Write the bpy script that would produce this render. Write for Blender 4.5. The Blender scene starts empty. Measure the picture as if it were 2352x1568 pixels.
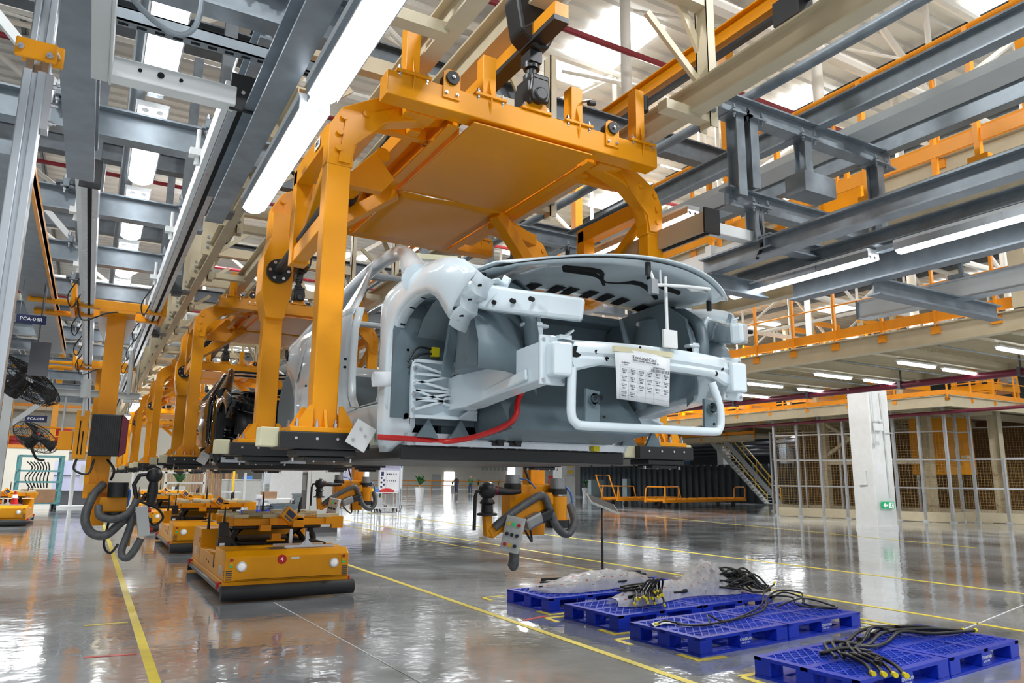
import bpy, math, random
from mathutils import Vector, Matrix
R = math.radians
V = Vector
random.seed(7)
sc = bpy.context.scene
COL = sc.collection
# ---------------------------------------------------------------- camera
cam = bpy.data.cameras.new('camera'); cam.sensor_width = 36; cam.lens = 25.71
cam.clip_start = .05; cam.clip_end = 400
co = bpy.data.objects.new('camera', cam); COL.objects.link(co); sc.camera = co
co.matrix_world = Matrix.Translation((0, 0, 1.45)) @ Matrix.Rotation(R(-29.6), 4, 'Z') @ Matrix.Rotation(R(90+10.68), 4, 'X') @ Matrix.Rotation(R(.64), 4, 'Z')
# ---------------------------------------------------------------- world, exposure
w = bpy.data.worlds.new('world'); sc.world = w; w.use_nodes = True
w.node_tree.nodes['Background'].inputs[0].default_value = (.93, .96, 1, 1)
w.node_tree.nodes['Background'].inputs[1].default_value = .62
sc.view_settings.view_transform = 'Standard'; sc.view_settings.look = 'None'
sc.view_settings.gamma = 1; sc.view_settings.use_curve_mapping = False
sc.view_settings.exposure = .33
# ---------------------------------------------------------------- area lights filling in for hall lamps and skylights, no bodies modelled
def area(name, loc, sx, sy, power, col=(.95, .98, 1)):
    l = bpy.data.lights.new(name, 'AREA'); l.shape = 'RECTANGLE'; l.size = sx; l.size_y = sy; l.energy = power; l.color = col
    o = bpy.data.objects.new(name, l); COL.objects.link(o); o.location = loc
    return o
for i, (ax, ay) in enumerate([(-6, 6), (8, -2), (12, 14), (24, 4), (26, 26), (2, 24), (10, 44), (34, 56), (4, 70), (-14, 30), (4, -7), (-4, -5)]):  # last two added behind the camera to brighten front faces
    area('roof_fill_light', (ax, ay, 10.25), 1.8, 1, 1500 if ay > 0 else 850)
area('far_fill_light', (36, 98, 4.6), 30, 3, 2600); area('far_fill_light', (-4, 40, 6.4), 6, 1.2, 900); area('stair_fill_light', (41, 34, 4.6), 1.5, 6, 420)  # fill areas added to brighten the far wall, left background and stairs
# ---------------------------------------------------------------- materials
MT = {}
def mat(n, c, r=.5, m=0., noise=.12, scale=6., bump=0., emit=None, es=0., alpha=1, spec=.5, coat=0., stretch=(1, 1, 1), tr=0.):
    k = bpy.data.materials.new(n); k.use_nodes = True; nt = k.node_tree; b = nt.nodes['Principled BSDF']
    b.inputs['Roughness'].default_value = r; b.inputs['Metallic'].default_value = m
    b.inputs['Specular IOR Level'].default_value = spec; b.inputs['Coat Weight'].default_value = coat
    b.inputs['Coat Roughness'].default_value = .05; b.inputs['Alpha'].default_value = alpha
    b.inputs['Transmission Weight'].default_value = tr
    b.inputs['Base Color'].default_value = (*c, 1)
    if noise:
        tc = nt.nodes.new('ShaderNodeTexCoord'); mp = nt.nodes.new('ShaderNodeMapping'); mp.inputs['Scale'].default_value = stretch
        nz = nt.nodes.new('ShaderNodeTexNoise'); nz.inputs['Scale'].default_value = scale; nz.inputs['Detail'].default_value = 5
        cr = nt.nodes.new('ShaderNodeMapRange'); cr.inputs['From Min'].default_value = .3; cr.inputs['From Max'].default_value = .7
        cr.inputs['To Min'].default_value = 1-noise; cr.inputs['To Max'].default_value = 1+noise
        mx = nt.nodes.new('ShaderNodeMix'); mx.data_type = 'RGBA'; mx.blend_type = 'MULTIPLY'; mx.inputs[0].default_value = 1
        nt.links.new(tc.outputs['Object'], mp.inputs[0]); nt.links.new(mp.outputs[0], nz.inputs['Vector'])
        nt.links.new(nz.outputs['Fac'], cr.inputs['Value']); nt.links.new(cr.outputs[0], mx.inputs[7])
        mx.inputs[6].default_value = (*c, 1); nt.links.new(mx.outputs[2], b.inputs['Base Color'])
        rr = nt.nodes.new('ShaderNodeMapRange'); rr.inputs['To Min'].default_value = max(0, r-.08); rr.inputs['To Max'].default_value = min(1, r+.08)
        nt.links.new(nz.outputs['Fac'], rr.inputs['Value']); nt.links.new(rr.outputs[0], b.inputs['Roughness'])
        if bump:
            bp = nt.nodes.new('ShaderNodeBump'); bp.inputs['Strength'].default_value = bump; bp.inputs['Distance'].default_value = .02
            nt.links.new(nz.outputs['Fac'], bp.inputs['Height']); nt.links.new(bp.outputs[0], b.inputs['Normal'])
    if emit:
        b.inputs['Emission Color'].default_value = (*emit, 1); b.inputs['Emission Strength'].default_value = es
    MT[n] = k
    return k
mat('orange', (.80, .31, .002), .34, noise=.03, scale=2, spec=.35)
mat('agv', (.86, .36, .003), .34, noise=.03, spec=.35)
mat('yellow', (.82, .5, .02), .4, noise=.05)
mat('railing', (.85, .30, .006), .4, noise=.05)
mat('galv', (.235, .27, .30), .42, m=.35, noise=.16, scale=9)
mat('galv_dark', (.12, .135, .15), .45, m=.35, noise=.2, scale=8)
mat('alu', (.62, .66, .7), .3, m=.8, noise=.06, stretch=(1, 1, .1), scale=20)
mat('beige', (.56, .485, .335), .48, noise=.06, scale=4)
mat('beige_dark', (.45, .4, .29), .55, noise=.08)
mat('white_paint', (.74, .75, .74), .45, noise=.04)
mat('truss', (.78, .75, .68), .5, noise=.04)
mat('roof', (.60, .59, .555), .6, noise=.03, scale=1.5)
mat('steel_dark', (.085, .09, .1), .5, m=.3, noise=.2)
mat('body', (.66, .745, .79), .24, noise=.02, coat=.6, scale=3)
mat('body_in_shaded', (.125, .17, .195), .45, noise=.12, scale=5)  # shade inside the bays is put into this darker colour
mat('body_black', (.008, .008, .009), .1, noise=0, coat=.8)
mat('black_in', (.012, .013, .015), .4, noise=.2)
mat('black', (.012, .012, .013), .42, noise=.15)
mat('rubber', (.018, .02, .022), .55, noise=.1)
mat('hole', (.004, .004, .005), .9, noise=0)
mat('red', (.55, .012, .01), .4, noise=.04)
mat('pipe_red', (.22, .008, .016), .4, noise=.05)
mat('maroon', (.13, .004, .022), .4, noise=.04)
mat('chrome', (.6, .6, .62), .25, m=.9, noise=.05)
mat('cream', (.64, .6, .4), .5, noise=.06)
mat('paper', (.8, .83, .86), .6, noise=.02)
mat('ink', (.03, .03, .04), .7, noise=0)
mat('blue', (.004, .03, .46), .38, noise=.12, scale=5)
mat('blue_net', (.014, .055, .56), .42, noise=.1)
mat('navy', (.012, .02, .09), .5, noise=.04)
mat('sleeve', (.1, .105, .11), .35, noise=.25, scale=25, bump=.4)
mat('hose', (.01, .011, .011), .4, noise=.1)
mat('tag_yellow', (.75, .62, .01), .5, noise=.05)
mat('plastic', (.92, .93, .94), .12, noise=.06, scale=14, bump=1, alpha=.58, tr=0)
mat('print_red', (.6, .06, .06), .5, noise=.1)
mat('line', (.74, .6, .06), .35, noise=.1, scale=8)
mat('line_red', (.5, .04, .03), .4, noise=.1)
mat('lamp', (1, 1, 1), .5, noise=0, emit=(.9, .96, 1), es=30)
mat('lamp_far', (1, 1, 1), .5, noise=0, emit=(.95, .98, 1), es=7)
mat('sky_panel', (1, 1, 1), .5, noise=0, emit=(.95, .98, 1), es=3.5)
mat('day_window', (1, 1, 1), .5, noise=0, emit=(.93, .97, 1), es=2.2)
mat('glass', (.9, .95, .96), .05, noise=0, alpha=.25)
mat('dark_wall', (.022, .03, .038), .5, noise=.1)
mat('wall', (.66, .62, .53), .7, noise=.05, scale=.6)
mat('wall_grey', (.42, .42, .4), .7, noise=.06)
mat('teal', (.12, .33, .35), .45, noise=.15)
mat('card', (.34, .2, .11), .7, noise=.12)
mat('wood', (.42, .3, .16), .6, noise=.2, stretch=(6, 6, .4))
mat('cab_grey', (.55, .57, .56), .5, noise=.03)
mat('plinth', (.09, .09, .1), .6, noise=.05)
mat('crate', (.2, .25, .26), .5, noise=.06)
mat('leaf', (.025, .11, .02), .5, noise=.3)
mat('pot', (.7, .71, .72), .4, noise=.03)
mat('skin', (.45, .25, .17), .5, noise=.05)
mat('cloth_dark', (.02, .022, .025), .8, noise=.1)
mat('jeans', (.03, .05, .1), .8, noise=.1)
mat('green_sign', (.0, .28, .1), .4, noise=0, emit=(.0, .6, .22), es=.25)
mat('white_sign', (.8, .8, .8), .4, noise=0, emit=(1, 1, 1), es=.2)
mat('sky_blue', (.1, .38, .68), .5, noise=.03)
mat('board_lilac', (.5, .5, .66), .5, noise=.03)
mat('board_blue', (.06, .2, .55), .5, noise=.02)
mat('motor_grey', (.3, .31, .31), .35, m=.6, noise=.1)
mat('cage', (.02, .02, .022), .4, m=.5, noise=0)
mat('amber_glass', (.55, .3, .12), .2, noise=.05, alpha=.22)
mat('brown_wall', (.16, .075, .025), .7, noise=.2)
mat('mesh_wire', (.38, .24, .08), .5, noise=.05)
mat('tan', (.5, .36, .22), .5, noise=.05)
mat('green_led', (.1, .8, .3), .4, noise=0, emit=(.1, 1, .4), es=2)
# floor: polished epoxy
def floor_mat():
    k = bpy.data.materials.new('epoxy_floor'); k.use_nodes = True; nt = k.node_tree; b = nt.nodes['Principled BSDF']; N = nt.nodes.new; L = nt.links.new
    tc = N('ShaderNodeTexCoord')
    n1 = N('ShaderNodeTexNoise'); n1.inputs['Scale'].default_value = .55; n1.inputs['Detail'].default_value = 8; n1.inputs['Roughness'].default_value = .6
    n2 = N('ShaderNodeTexNoise'); n2.inputs['Scale'].default_value = 3.2; n2.inputs['Detail'].default_value = 2
    n3 = N('ShaderNodeTexNoise'); n3.inputs['Scale'].default_value = 14; n3.inputs['Detail'].default_value = 1
    for n in (n1, n2, n3): L(tc.outputs['Object'], n.inputs['Vector'])
    cr = N('ShaderNodeValToRGB'); cr.color_ramp.elements[0].position = .3; cr.color_ramp.elements[0].color = (.20, .218, .235, 1)
    cr.color_ramp.elements[1].position = .72; cr.color_ramp.elements[1].color = (.42, .44, .455, 1)
    L(n1.outputs['Fac'], cr.inputs[0]); L(cr.outputs[0], b.inputs['Base Color'])
    ad = N('ShaderNodeMath'); ad.operation = 'MULTIPLY_ADD'; ad.inputs[1].default_value = .18; L(n3.outputs['Fac'], ad.inputs[0]); L(n2.outputs['Fac'], ad.inputs[2])
    bp = N('ShaderNodeBump'); bp.inputs['Strength'].default_value = .085; bp.inputs['Distance'].default_value = .05
    L(ad.outputs[0], bp.inputs['Height']); L(bp.outputs[0], b.inputs['Normal'])
    rr = N('ShaderNodeMapRange'); rr.inputs['To Min'].default_value = .01; rr.inputs['To Max'].default_value = .2
    L(n1.outputs['Fac'], rr.inputs['Value']); L(rr.outputs[0], b.inputs['Roughness'])
    cw = N('ShaderNodeMapRange'); cw.inputs['From Min'].default_value = .35; cw.inputs['From Max'].default_value = .62; cw.inputs['To Min'].default_value = .75; cw.inputs['To Max'].default_value = .2; L(n1.outputs['Fac'], cw.inputs['Value']); L(cw.outputs[0], b.inputs['Coat Weight']); b.inputs['Coat Roughness'].default_value = .03; L(bp.outputs[0], b.inputs['Coat Normal']); b.inputs['Specular IOR Level'].default_value = .75; b.inputs['IOR'].default_value = 1.6
    MT['floor'] = k
floor_mat()
# ---------------------------------------------------------------- mesh builder
def frame(d, up=(0, 0, 1)):
    d = V(d).normalized(); u = V(up)
    if abs(d.dot(u)) > .99: u = V((0, 1, 0))
    s = d.cross(u).normalized(); return s, s.cross(d).normalized()
class MB:
    def __init__(s): s.v = []; s.f = []; s.p = []
    def add(s, vs, fs):
        n = len(s.v); s.p.append((n, len(s.f))); s.v += [tuple(v) for v in vs]; s.f += [tuple(i+n for i in f) for f in fs]; return s
    def box(s, x0, x1, y0, y1, z0, z1):
        return s.add([(x, y, z) for x in (x0, x1) for y in (y0, y1) for z in (z0, z1)],
                     [(0, 1, 3, 2), (4, 6, 7, 5), (0, 4, 5, 1), (2, 3, 7, 6), (0, 2, 6, 4), (1, 5, 7, 3)])
    def cb(s, c, d): return s.box(c[0]-d[0]/2, c[0]+d[0]/2, c[1]-d[1]/2, c[1]+d[1]/2, c[2]-d[2]/2, c[2]+d[2]/2)
    def bar(s, a, b, w, h, up=(0, 0, 1), so=0, uo=0):
        a = V(a); b = V(b); sd, u = frame(b-a, up); a = a+sd*so+u*uo; b = b+sd*so+u*uo; sd = sd*w/2; u = u*h/2
        vs = [p+i*sd+j*u for p in (a, b) for i, j in ((-1, -1), (1, -1), (1, 1), (-1, 1))]
        return s.add(vs, [(3, 2, 1, 0), (4, 5, 6, 7)]+[(i, (i+1) % 4, (i+1) % 4+4, i+4) for i in range(4)])
    def ib(s, a, b, h, w, t=.012, up=(0, 0, 1)):
        s.bar(a, b, w, t, up, uo=h/2-t/2); s.bar(a, b, w, t, up, uo=-h/2+t/2); return s.bar(a, b, t*.8, h-2*t, up)
    def ch(s, a, b, h, w, t=.01, up=(0, 0, 1)):
        s.bar(a, b, w, t, up, uo=h/2-t/2); s.bar(a, b, w, t, up, uo=-h/2+t/2); return s.bar(a, b, t, h, up, so=w/2-t/2)
    def tube(s, pts, r, n=8, cap=True):
        pts = [V(p) for p in pts]; m = len(pts); rs = r if isinstance(r, (list, tuple)) else [r]*m; vs = []
        d0 = (pts[1]-pts[0]).normalized(); sd, u = frame(d0)
        for i, p in enumerate(pts):
            d = ((pts[min(i+1, m-1)]-pts[max(i-1, 0)])).normalized()
            sd = (sd-d*sd.dot(d)).normalized(); u = sd.cross(d)
            vs += [p+(sd*math.cos(t)+u*math.sin(t))*rs[i] for t in (2*math.pi*k/n for k in range(n))]
        fs = [(i*n+k, i*n+(k+1) % n, (i+1)*n+(k+1) % n, (i+1)*n+k) for i in range(m-1) for k in range(n)]
        if cap: fs += [tuple(range(n-1, -1, -1)), tuple((m-1)*n+k for k in range(n))]
        return s.add(vs, fs)
    def cyl(s, a, b, r, n=12, r2=None): return s.tube([a, b], [r, r if r2 is None else r2], n)
    def prism(s, pts, ax, a, b):
        def p3(p, h):
            return {0: (h, p[0], p[1]), 1: (p[0], h, p[1]), 2: (p[0], p[1], h)}[ax]
        n = len(pts); s.add([p3(p, a) for p in pts]+[p3(p, b) for p in pts], [tuple(range(n)), tuple(range(2*n-1, n-1, -1))]+[(i, i+n, (i+1) % n+n, (i+1) % n) for i in range(n)])
        return s
    def loft(s, pts, wh, up=(0, 0, 1)):
        pts = [V(p) for p in pts]; m = len(pts); vs = []
        for i, p in enumerate(pts):
            sd, u = frame(pts[min(i+1, m-1)]-pts[max(i-1, 0)], up); w_, h = wh[i]; vs += [p+sd*a*w_/2+u*b*h/2 for a, b in ((-1, -1), (1, -1), (1, 1), (-1, 1))]
        return s.add(vs, [(3, 2, 1, 0), tuple(range(4*m-4, 4*m))]+[(i*4+k, i*4+(k+1) % 4, i*4+(k+1) % 4+4, i*4+k+4) for i in range(m-1) for k in range(4)])
    def sph(s, c, r, n=10, m=6, sc=(1, 1, 1)):
        c = V(c); vs = []; fs = []
        for i in range(m+1):
            t = math.pi*i/m
            for k in range(n):
                p = 2*math.pi*k/n; vs.append(c+V((sc[0]*math.sin(t)*math.cos(p), sc[1]*math.sin(t)*math.sin(p), sc[2]*math.cos(t)))*r)
        fs = [(i*n+k, (i+1)*n+k, (i+1)*n+(k+1) % n, i*n+(k+1) % n) for i in range(m) for k in range(n)]
        return s.add(vs, fs)
    def rev(s, prof, c=(0, 0, 0), n=14):
        vs = [(c[0]+r*math.cos(2*math.pi*k/n), c[1]+r*math.sin(2*math.pi*k/n), c[2]+z) for r, z in prof for k in range(n)]
        return s.add(vs, [(i*n+k, i*n+(k+1) % n, (i+1)*n+(k+1) % n, (i+1)*n+k) for i in range(len(prof)-1) for k in range(n)])
    def grid(s, rows):
        m = len(rows[0]); return s.add([p for r in rows for p in r], [(i*m+k, i*m+k+1, (i+1)*m+k+1, (i+1)*m+k) for i in range(len(rows)-1) for k in range(m-1)])
    def tri(s, a, b, c, t, n=(0, 1, 0)):
        n = V(n)*t/2; vs = [V(p)-n for p in (a, b, c)]+[V(p)+n for p in (a, b, c)]
        return s.add(vs, [(0, 1, 2), (5, 4, 3), (0, 3, 4, 1), (1, 4, 5, 2), (2, 5, 3, 0)])
    def hexbolt(s, p, r=.012, h=.02, d=(0, 0, 1)):
        p = V(p); d = V(d); return s.tube([p, p+d*h*.99, p+d*h, p+d*h*1.9], [r, r, r*.55, r*.55], 6)
    def mks(s, name, m, par=None, **k):          # one object per piece
        out = []
        for i, (v0, f0) in enumerate(s.p):
            v1, f1 = s.p[i+1] if i+1 < len(s.p) else (len(s.v), len(s.f))
            q = MB(); q.v = s.v[v0:v1]; q.f = [tuple(j-v0 for j in f) for f in s.f[f0:f1]]; out.append(q.mk(name, m, par, **k))
        return out
    def xf(s, M, start=0):
        s.v[start:] = [tuple(M @ V(p)) for p in s.v[start:]]; return s
    def mk(s, name, m, par=None, smooth=None, bev=0, solid=0, sub=0):
        me = bpy.data.meshes.new(name); me.from_pydata(s.v, [], s.f); me.update()
        o = bpy.data.objects.new(name, me); COL.objects.link(o)
        me.materials.append(MT[m] if isinstance(m, str) else m)
        if smooth:
            me.polygons.foreach_set('use_smooth', [True]*len(me.polygons)); me.set_sharp_from_angle(angle=R(smooth))
        if par: o.parent = par
        if solid:
            k = o.modifiers.new('solid', 'SOLIDIFY'); k.thickness = abs(solid); k.offset = 0
        if sub:
            k = o.modifiers.new('sub', 'SUBSURF'); k.levels = k.render_levels = sub
        if bev:
            k = o.modifiers.new('bevel', 'BEVEL'); k.width = bev; k.segments = 2; k.limit_method = 'ANGLE'
        return o
def tag(o, label=None, cat=None, group=None, kind=None):
    if label: o['label'] = label
    if cat: o['category'] = cat
    if group: o['group'] = group
    if kind: o['kind'] = kind
    return o
def thing(name, label, cat, loc=(0, 0, 0), rz=0, group=None, kind=None, par=None):
    o = bpy.data.objects.new(name, None); COL.objects.link(o); o.empty_display_size = .1
    o.location = loc; o.rotation_euler = (0, 0, rz)
    if par: o.parent = par
    return tag(o, label, cat, group, kind)
def dup(root, loc, rz=None, label=None, group=None):
    r = root.copy(); COL.objects.link(r); r.location = loc
    if rz is not None: r.rotation_euler = (0, 0, rz)
    if label: r['label'] = label
    if group: r['group'] = group
    for ch in list(root.children):
        c = ch.copy(); COL.objects.link(c); c.parent = r
        for g in list(ch.children):
            d = g.copy(); COL.objects.link(d); d.parent = c
    return r
def share(o, par, M=None, name=None):
    c = o.copy(); COL.objects.link(c)
    if name: c.name = name
    c.parent = par
    if M is not None: c.matrix_local = M
    return c
def text(s, size, M, m, par, name='lettering', align='CENTER', ext=.0006):
    cu = bpy.data.curves.new(name, 'FONT'); cu.body = s; cu.size = size; cu.extrude = ext; cu.align_x = align; cu.align_y = 'CENTER'
    cu.materials.append(MT[m]); cu.resolution_u = 2
    o = bpy.data.objects.new(name, cu); COL.objects.link(o); o.parent = par; o.matrix_local = M
    return o
FY = Matrix.Rotation(R(90), 4, 'X')                 # lettering that faces -Y
FX = Matrix.Rotation(R(-90), 4, 'Z') @ FY           # lettering that faces -X
def TL(x, y, z): return Matrix.Translation((x, y, z))
def lerp(a, b, t): return a+(b-a)*t
def resample(p, n):
    p = [V(q) for q in p]; L = [0]
    for i in range(len(p)-1): L.append(L[-1]+(p[i+1]-p[i]).length)
    out = []
    for k in range(n):
        t = L[-1]*k/(n-1); i = 0
        while i < len(p)-2 and L[i+1] < t: i += 1
        out.append(p[i].lerp(p[i+1], (t-L[i])/max(1e-9, L[i+1]-L[i])))
    return out
def smooth_path(p, n):
    p = [V(q) for q in p]; out = []
    for i in range(len(p)-1):
        a, b, c, d = p[max(i-1, 0)], p[i], p[i+1], p[min(i+2, len(p)-1)]
        for k in range(n):
            t = k/n; out.append(.5*((2*b)+(c-a)*t+(2*a-5*b+4*c-d)*t*t+(3*b-a-3*c+d)*t**3))
    return out+[p[-1]]
# ================================================================ the hall
NTH = 'first second third fourth fifth sixth seventh eighth ninth tenth eleventh twelfth'.split()
def struct(o): o['kind'] = 'structure'; return o
struct(MB().box(-45, 110, -14, 125, -.2, 0).mk('floor', 'floor'))
m = MB(); y = -14; rows = []
while y < 116:
    for dy, z in ((0, 10.4), (.16, 10.4), (.2, 10.46), (.36, 10.46), (.4, 10.4)): rows.append([(-45, y+dy, z), (110, y+dy, z)])
    y += .4
m.grid(rows); m.box(-45, 110, -14, 116, 10.6, 10.7)
struct(m.mk('ceiling', 'roof'))
n = 0
for sy in range(-2, 60, 6):
    for sx in (-9, -3, 3, 8.5, 14, 20, 26, 33, 40):
        n += 1
        if sx < 0 and (n % 3): continue
        struct(MB().box(sx-.6, sx+.6, sy, sy+2.6, 10.3, 10.39).mk('window_%d' % n, 'sky_panel'))
# roof trusses of white tubes
dgA = dgB = vt = None
def truss(y, x0=-24, x1=48, zb=7.9, zt=10.05, first=[None, None, None]):
    t = thing('roof_truss', 'white tubular steel roof truss spanning the hall under the roof deck', 'truss', (0, y, 0), 0, 'white roof trusses', 'structure')
    MB().tube([(x0, 0, zb), (x1, 0, zb)], .1, 8).mk('bottom_chord', 'truss', t, 40)
    MB().tube([(x0, 0, zt), (x1, 0, zt)], .09, 8).mk('top_chord', 'truss', t, 40)
    k = 0; x = x0
    while x < x1-.1:
        M = TL(x, 0, 0)
        if k % 2 == 0: q = (0, 0, zb), (3, 0, zt)
        else: q = (0, 0, zt), (3, 0, zb)
        if first[k % 2] is None: o = MB().tube(q, .06, 8).mk('web_tube', 'truss', t, 40); first[k % 2] = o; o.matrix_local = M
        else: share(first[k % 2], t, M, 'web_tube')
        if first[2] is None: o = MB().tube([(0, 0, zb), (0, 0, zt)], .05, 8).mk('web_tube', 'truss', t, 40); first[2] = o; o.matrix_local = M
        else: share(first[2], t, M, 'web_tube')
        x += 3; k += 1
for y in (1.5, 6.5, 11.5, 16.5, 22, 28, 34, 42, 52, 64): truss(y)
# purlins and cross bracing along the hall
def purlin(x, z, r=.06):
    struct(MB().tube([(x, -8, z), (x, 90, z)], r, 8).mk('trim_1', 'truss', None, 40))
for x in range(-20, 46, 5): purlin(x, 7.9 if x % 2 else 9.2, .07)
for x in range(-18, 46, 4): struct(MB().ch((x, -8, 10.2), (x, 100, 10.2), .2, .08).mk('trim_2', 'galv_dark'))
for i, (x, y) in enumerate([(7.3, 9), (9.6, 7), (12, 12), (15, 9), (18, 14), (5, 14), (21, 10)]):
    struct(MB().tube([(x, y, 4.4), (x, y, 10)], .09, 10).mk('trim_3', 'truss', None, 40))
for (x, y, dx) in [(4, 4, 3), (8, 6, 3), (11, 8, -3), (13, 11, 3), (16, 7, -3), (6, 11, 3), (2, 9, 3), (-2, 8, 3), (-4, 12, 3), (1, 16, -3)]:
    struct(MB().tube([(x, y, 7.9), (x+dx, y+4, 10.1)], .05, 8).tube([(x+dx, y-.2, 7.9), (x, y+3.6, 10.1)], .025, 6).mk('trim_4', 'truss', None, 40))
struct(MB().box(-32.3, -32, -14, 116, 0, 10.5).mk('wall_left_far', 'wall_grey'))
for i, (y, z) in enumerate([(8.5, 8.3), (13, 8.2), (18.5, 8.3), (25, 8.2), (33, 8.3)]): tag(MB().tube([(-24, y, z), (14, y, z)], .05, 8).mk('sprinkler_pipe', 'pipe_red', None, 40), 'thin dark red sprinkler pipe under the roof, %s from the camera' % NTH[i], 'pipe', 'sprinkler pipes')
# far end of the hall
m = MB().box(-45, 110, 116, 116.4, 0, 10.5); struct(m.mk('wall_back', 'wall'))
m = MB()
for i in range(60): m.box(60+i*.8, 60.5+i*.8, 115.93, 116.01, 3.0, 10)
struct(m.mk('trim_5', 'wall_grey'))
for i, (x, wd, z0, z1) in enumerate([(66.3, 2, 0, 3.6), (76, 16, 0, 4.2), (53.8, 1.8, 0, 2.6)]):
    struct(MB().box(x-wd/2, x+wd/2, 115.86, 115.98, z0, z1).mk('window_%d' % (200+i), 'day_window'))
o = MB().box(50.6, 52.2, 115.8, 115.95, 0, 2.2).mk('door_1', 'wall_grey'); struct(o)
MB().box(52.0, 52.06, 115.7, 115.8, .95, 1.15).mk('door_handle', 'black', o)
# dark mezzanine over the far half with its rows of lamps
dk = thing('mezzanine', 'dark low mezzanine deck over the far end of the hall', 'mezzanine', (0, 0, 0), 0, None, 'structure')
MB().box(12, 62, 84, 116, 4.9, 5.3).mk('deck', 'steel_dark', dk)
m = MB()
for y in range(86, 116, 5): m.ib((12, y, 4.75), (62, y, 4.75), .3, .2, .02)
m.mk('joist', 'steel_dark', dk)
MB().tube([(14, 85, 4.6), (60, 85, 4.6)], .08, 8).mk('fire_pipe', 'pipe_red', dk, 40)
lm = None
for y in (86, 93, 101, 109):
    for x in range(26, 60, 4):
        lb = 'white strip lamp under the dark far mezzanine, %s from the left in the %s row' % (NTH[(x-26)//4], NTH[(y-86)//7 if y < 109 else 3])
        if lm is None:
            lm = tag(MB().box(-.75, .75, -.12, .12, -.05, .05).mk('ceiling_lamp', 'lamp_far'), lb, 'lamp', 'lamps under the far mezzanine'); lm.location = (x, y, 4.5)
        else: dup(lm, (x+(y % 3)*.7, y, 4.5), None, lb)
# white columns
def column(x, y, s, z1, label, rz=0):
    t = thing('column', label, 'column', (x, y, 0), rz, None, 'structure')
    MB().box(-s/2, s/2, -s/2, s/2, 0, z1).mk('shaft', 'white_paint', t, bev=.02)
    MB().box(-s/2-.012, s/2+.012, -s/2-.012, s/2+.012, 0, .12).mk('base_band', 'white_paint', t)
    return t
column_right = column(22.5, 15.4, .86, 4.5, 'white square column with exit sign in front of the mesh fence', R(-8))
c = column(29.5, 44.2, 1.15, 5.2, 'white column with yellow warning plates in the far hall behind the car')
MB().box(-.1, .25, -.72, -.575, 2.6, 5.2).mk('duct', 'white_paint', c)
p = MB().box(-.25, .45, -.66, -.58, 1.75, 2.75).mk('warning_plate', 'cab_grey', c)
MB().box(-.12, .32, -.668, -.66, 2.35, 2.6).box(-.12, .32, -.668, -.66, 1.9, 2.15).mk('sticker', 'yellow', p)
column(34.4, 104, 1.6, 5, 'white column near the far cream wall beside the yellow barrier')
# lines on the floor
def line(name, x0, y0, x1, y1, wd=.07, m='line', lab=None):
    o = MB().bar((x0, y0, .002), (x1, y1, .002), wd, .003).mk(name, m)
    return tag(o, lab, 'floor marking')
line('floor_line', .57, 1, .55, 40, .075, lab='yellow floor line on the left side of the guided vehicle lane')
line('floor_line', 4.0, 1, 3.93, 40, .075, lab='yellow floor line running between guided vehicles and blue pallets')
line('floor_line', 8.42, 2, 7.87, 27, .08, lab='yellow floor line passing just behind the blue pallets')
line('floor_line', 7.52, 4, 7.0, 24, .07, lab='yellow floor line ending under the far edges of the blue pallets')
line('floor_line', 11.3, 3, 10.35, 34, .09, lab='yellow floor line farthest behind the pallets before the white column')
line('floor_line', 18.2, 10, 20.6, 24, .09, lab='faint yellow floor line in front of the mesh fence')
for i, (x, y) in enumerate([(4.42, 8.45), (4.55, 7.1), (4.4, 6.95), (4.55, 5.95), (4.4, 5.75), (4.53, 4.8), (4.45, 4.28), (7.3, 5.05), (7.3, 6.2), (4.55, 3.3)]):
    sx = -1 if x > 6 else 1; o = MB().box(x, x+.3*sx, y-.03, y+.03, .001, .004).box(x-.03, x+.03, y-.03, y+(.24 if i % 2 else -.24), .001, .0045).mk('corner_mark', 'line')
    tag(o, 'yellow corner mark taped on the floor by the blue pallets, %s mark from the back' % NTH[i], 'floor marking', 'pallet corner marks')
line('stop_mark', .12, 7.15, .5, 7.1, .05, 'line_red', lab='short red stop mark left of the yellow lane line')
line('stop_mark', 4.12, 6.95, 4.48, 7.05, .05, 'line_red', lab='short red stop mark in front of the far pallet row')
line('stop_mark', .12, 8.6, .5, 8.62, .05, 'line', lab='short yellow stop mark left of the lane line')
line('floor_joint', 2.4, 2, 2.05, 9.2, .012, 'white_paint', lab='thin pale joint line in the floor in front of the numbered vehicle')
line('floor_joint', 7.3, 4.4, 12.4, 5.6, .012, 'white_paint', lab='thin pale joint line in the floor right of the pallets')
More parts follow.
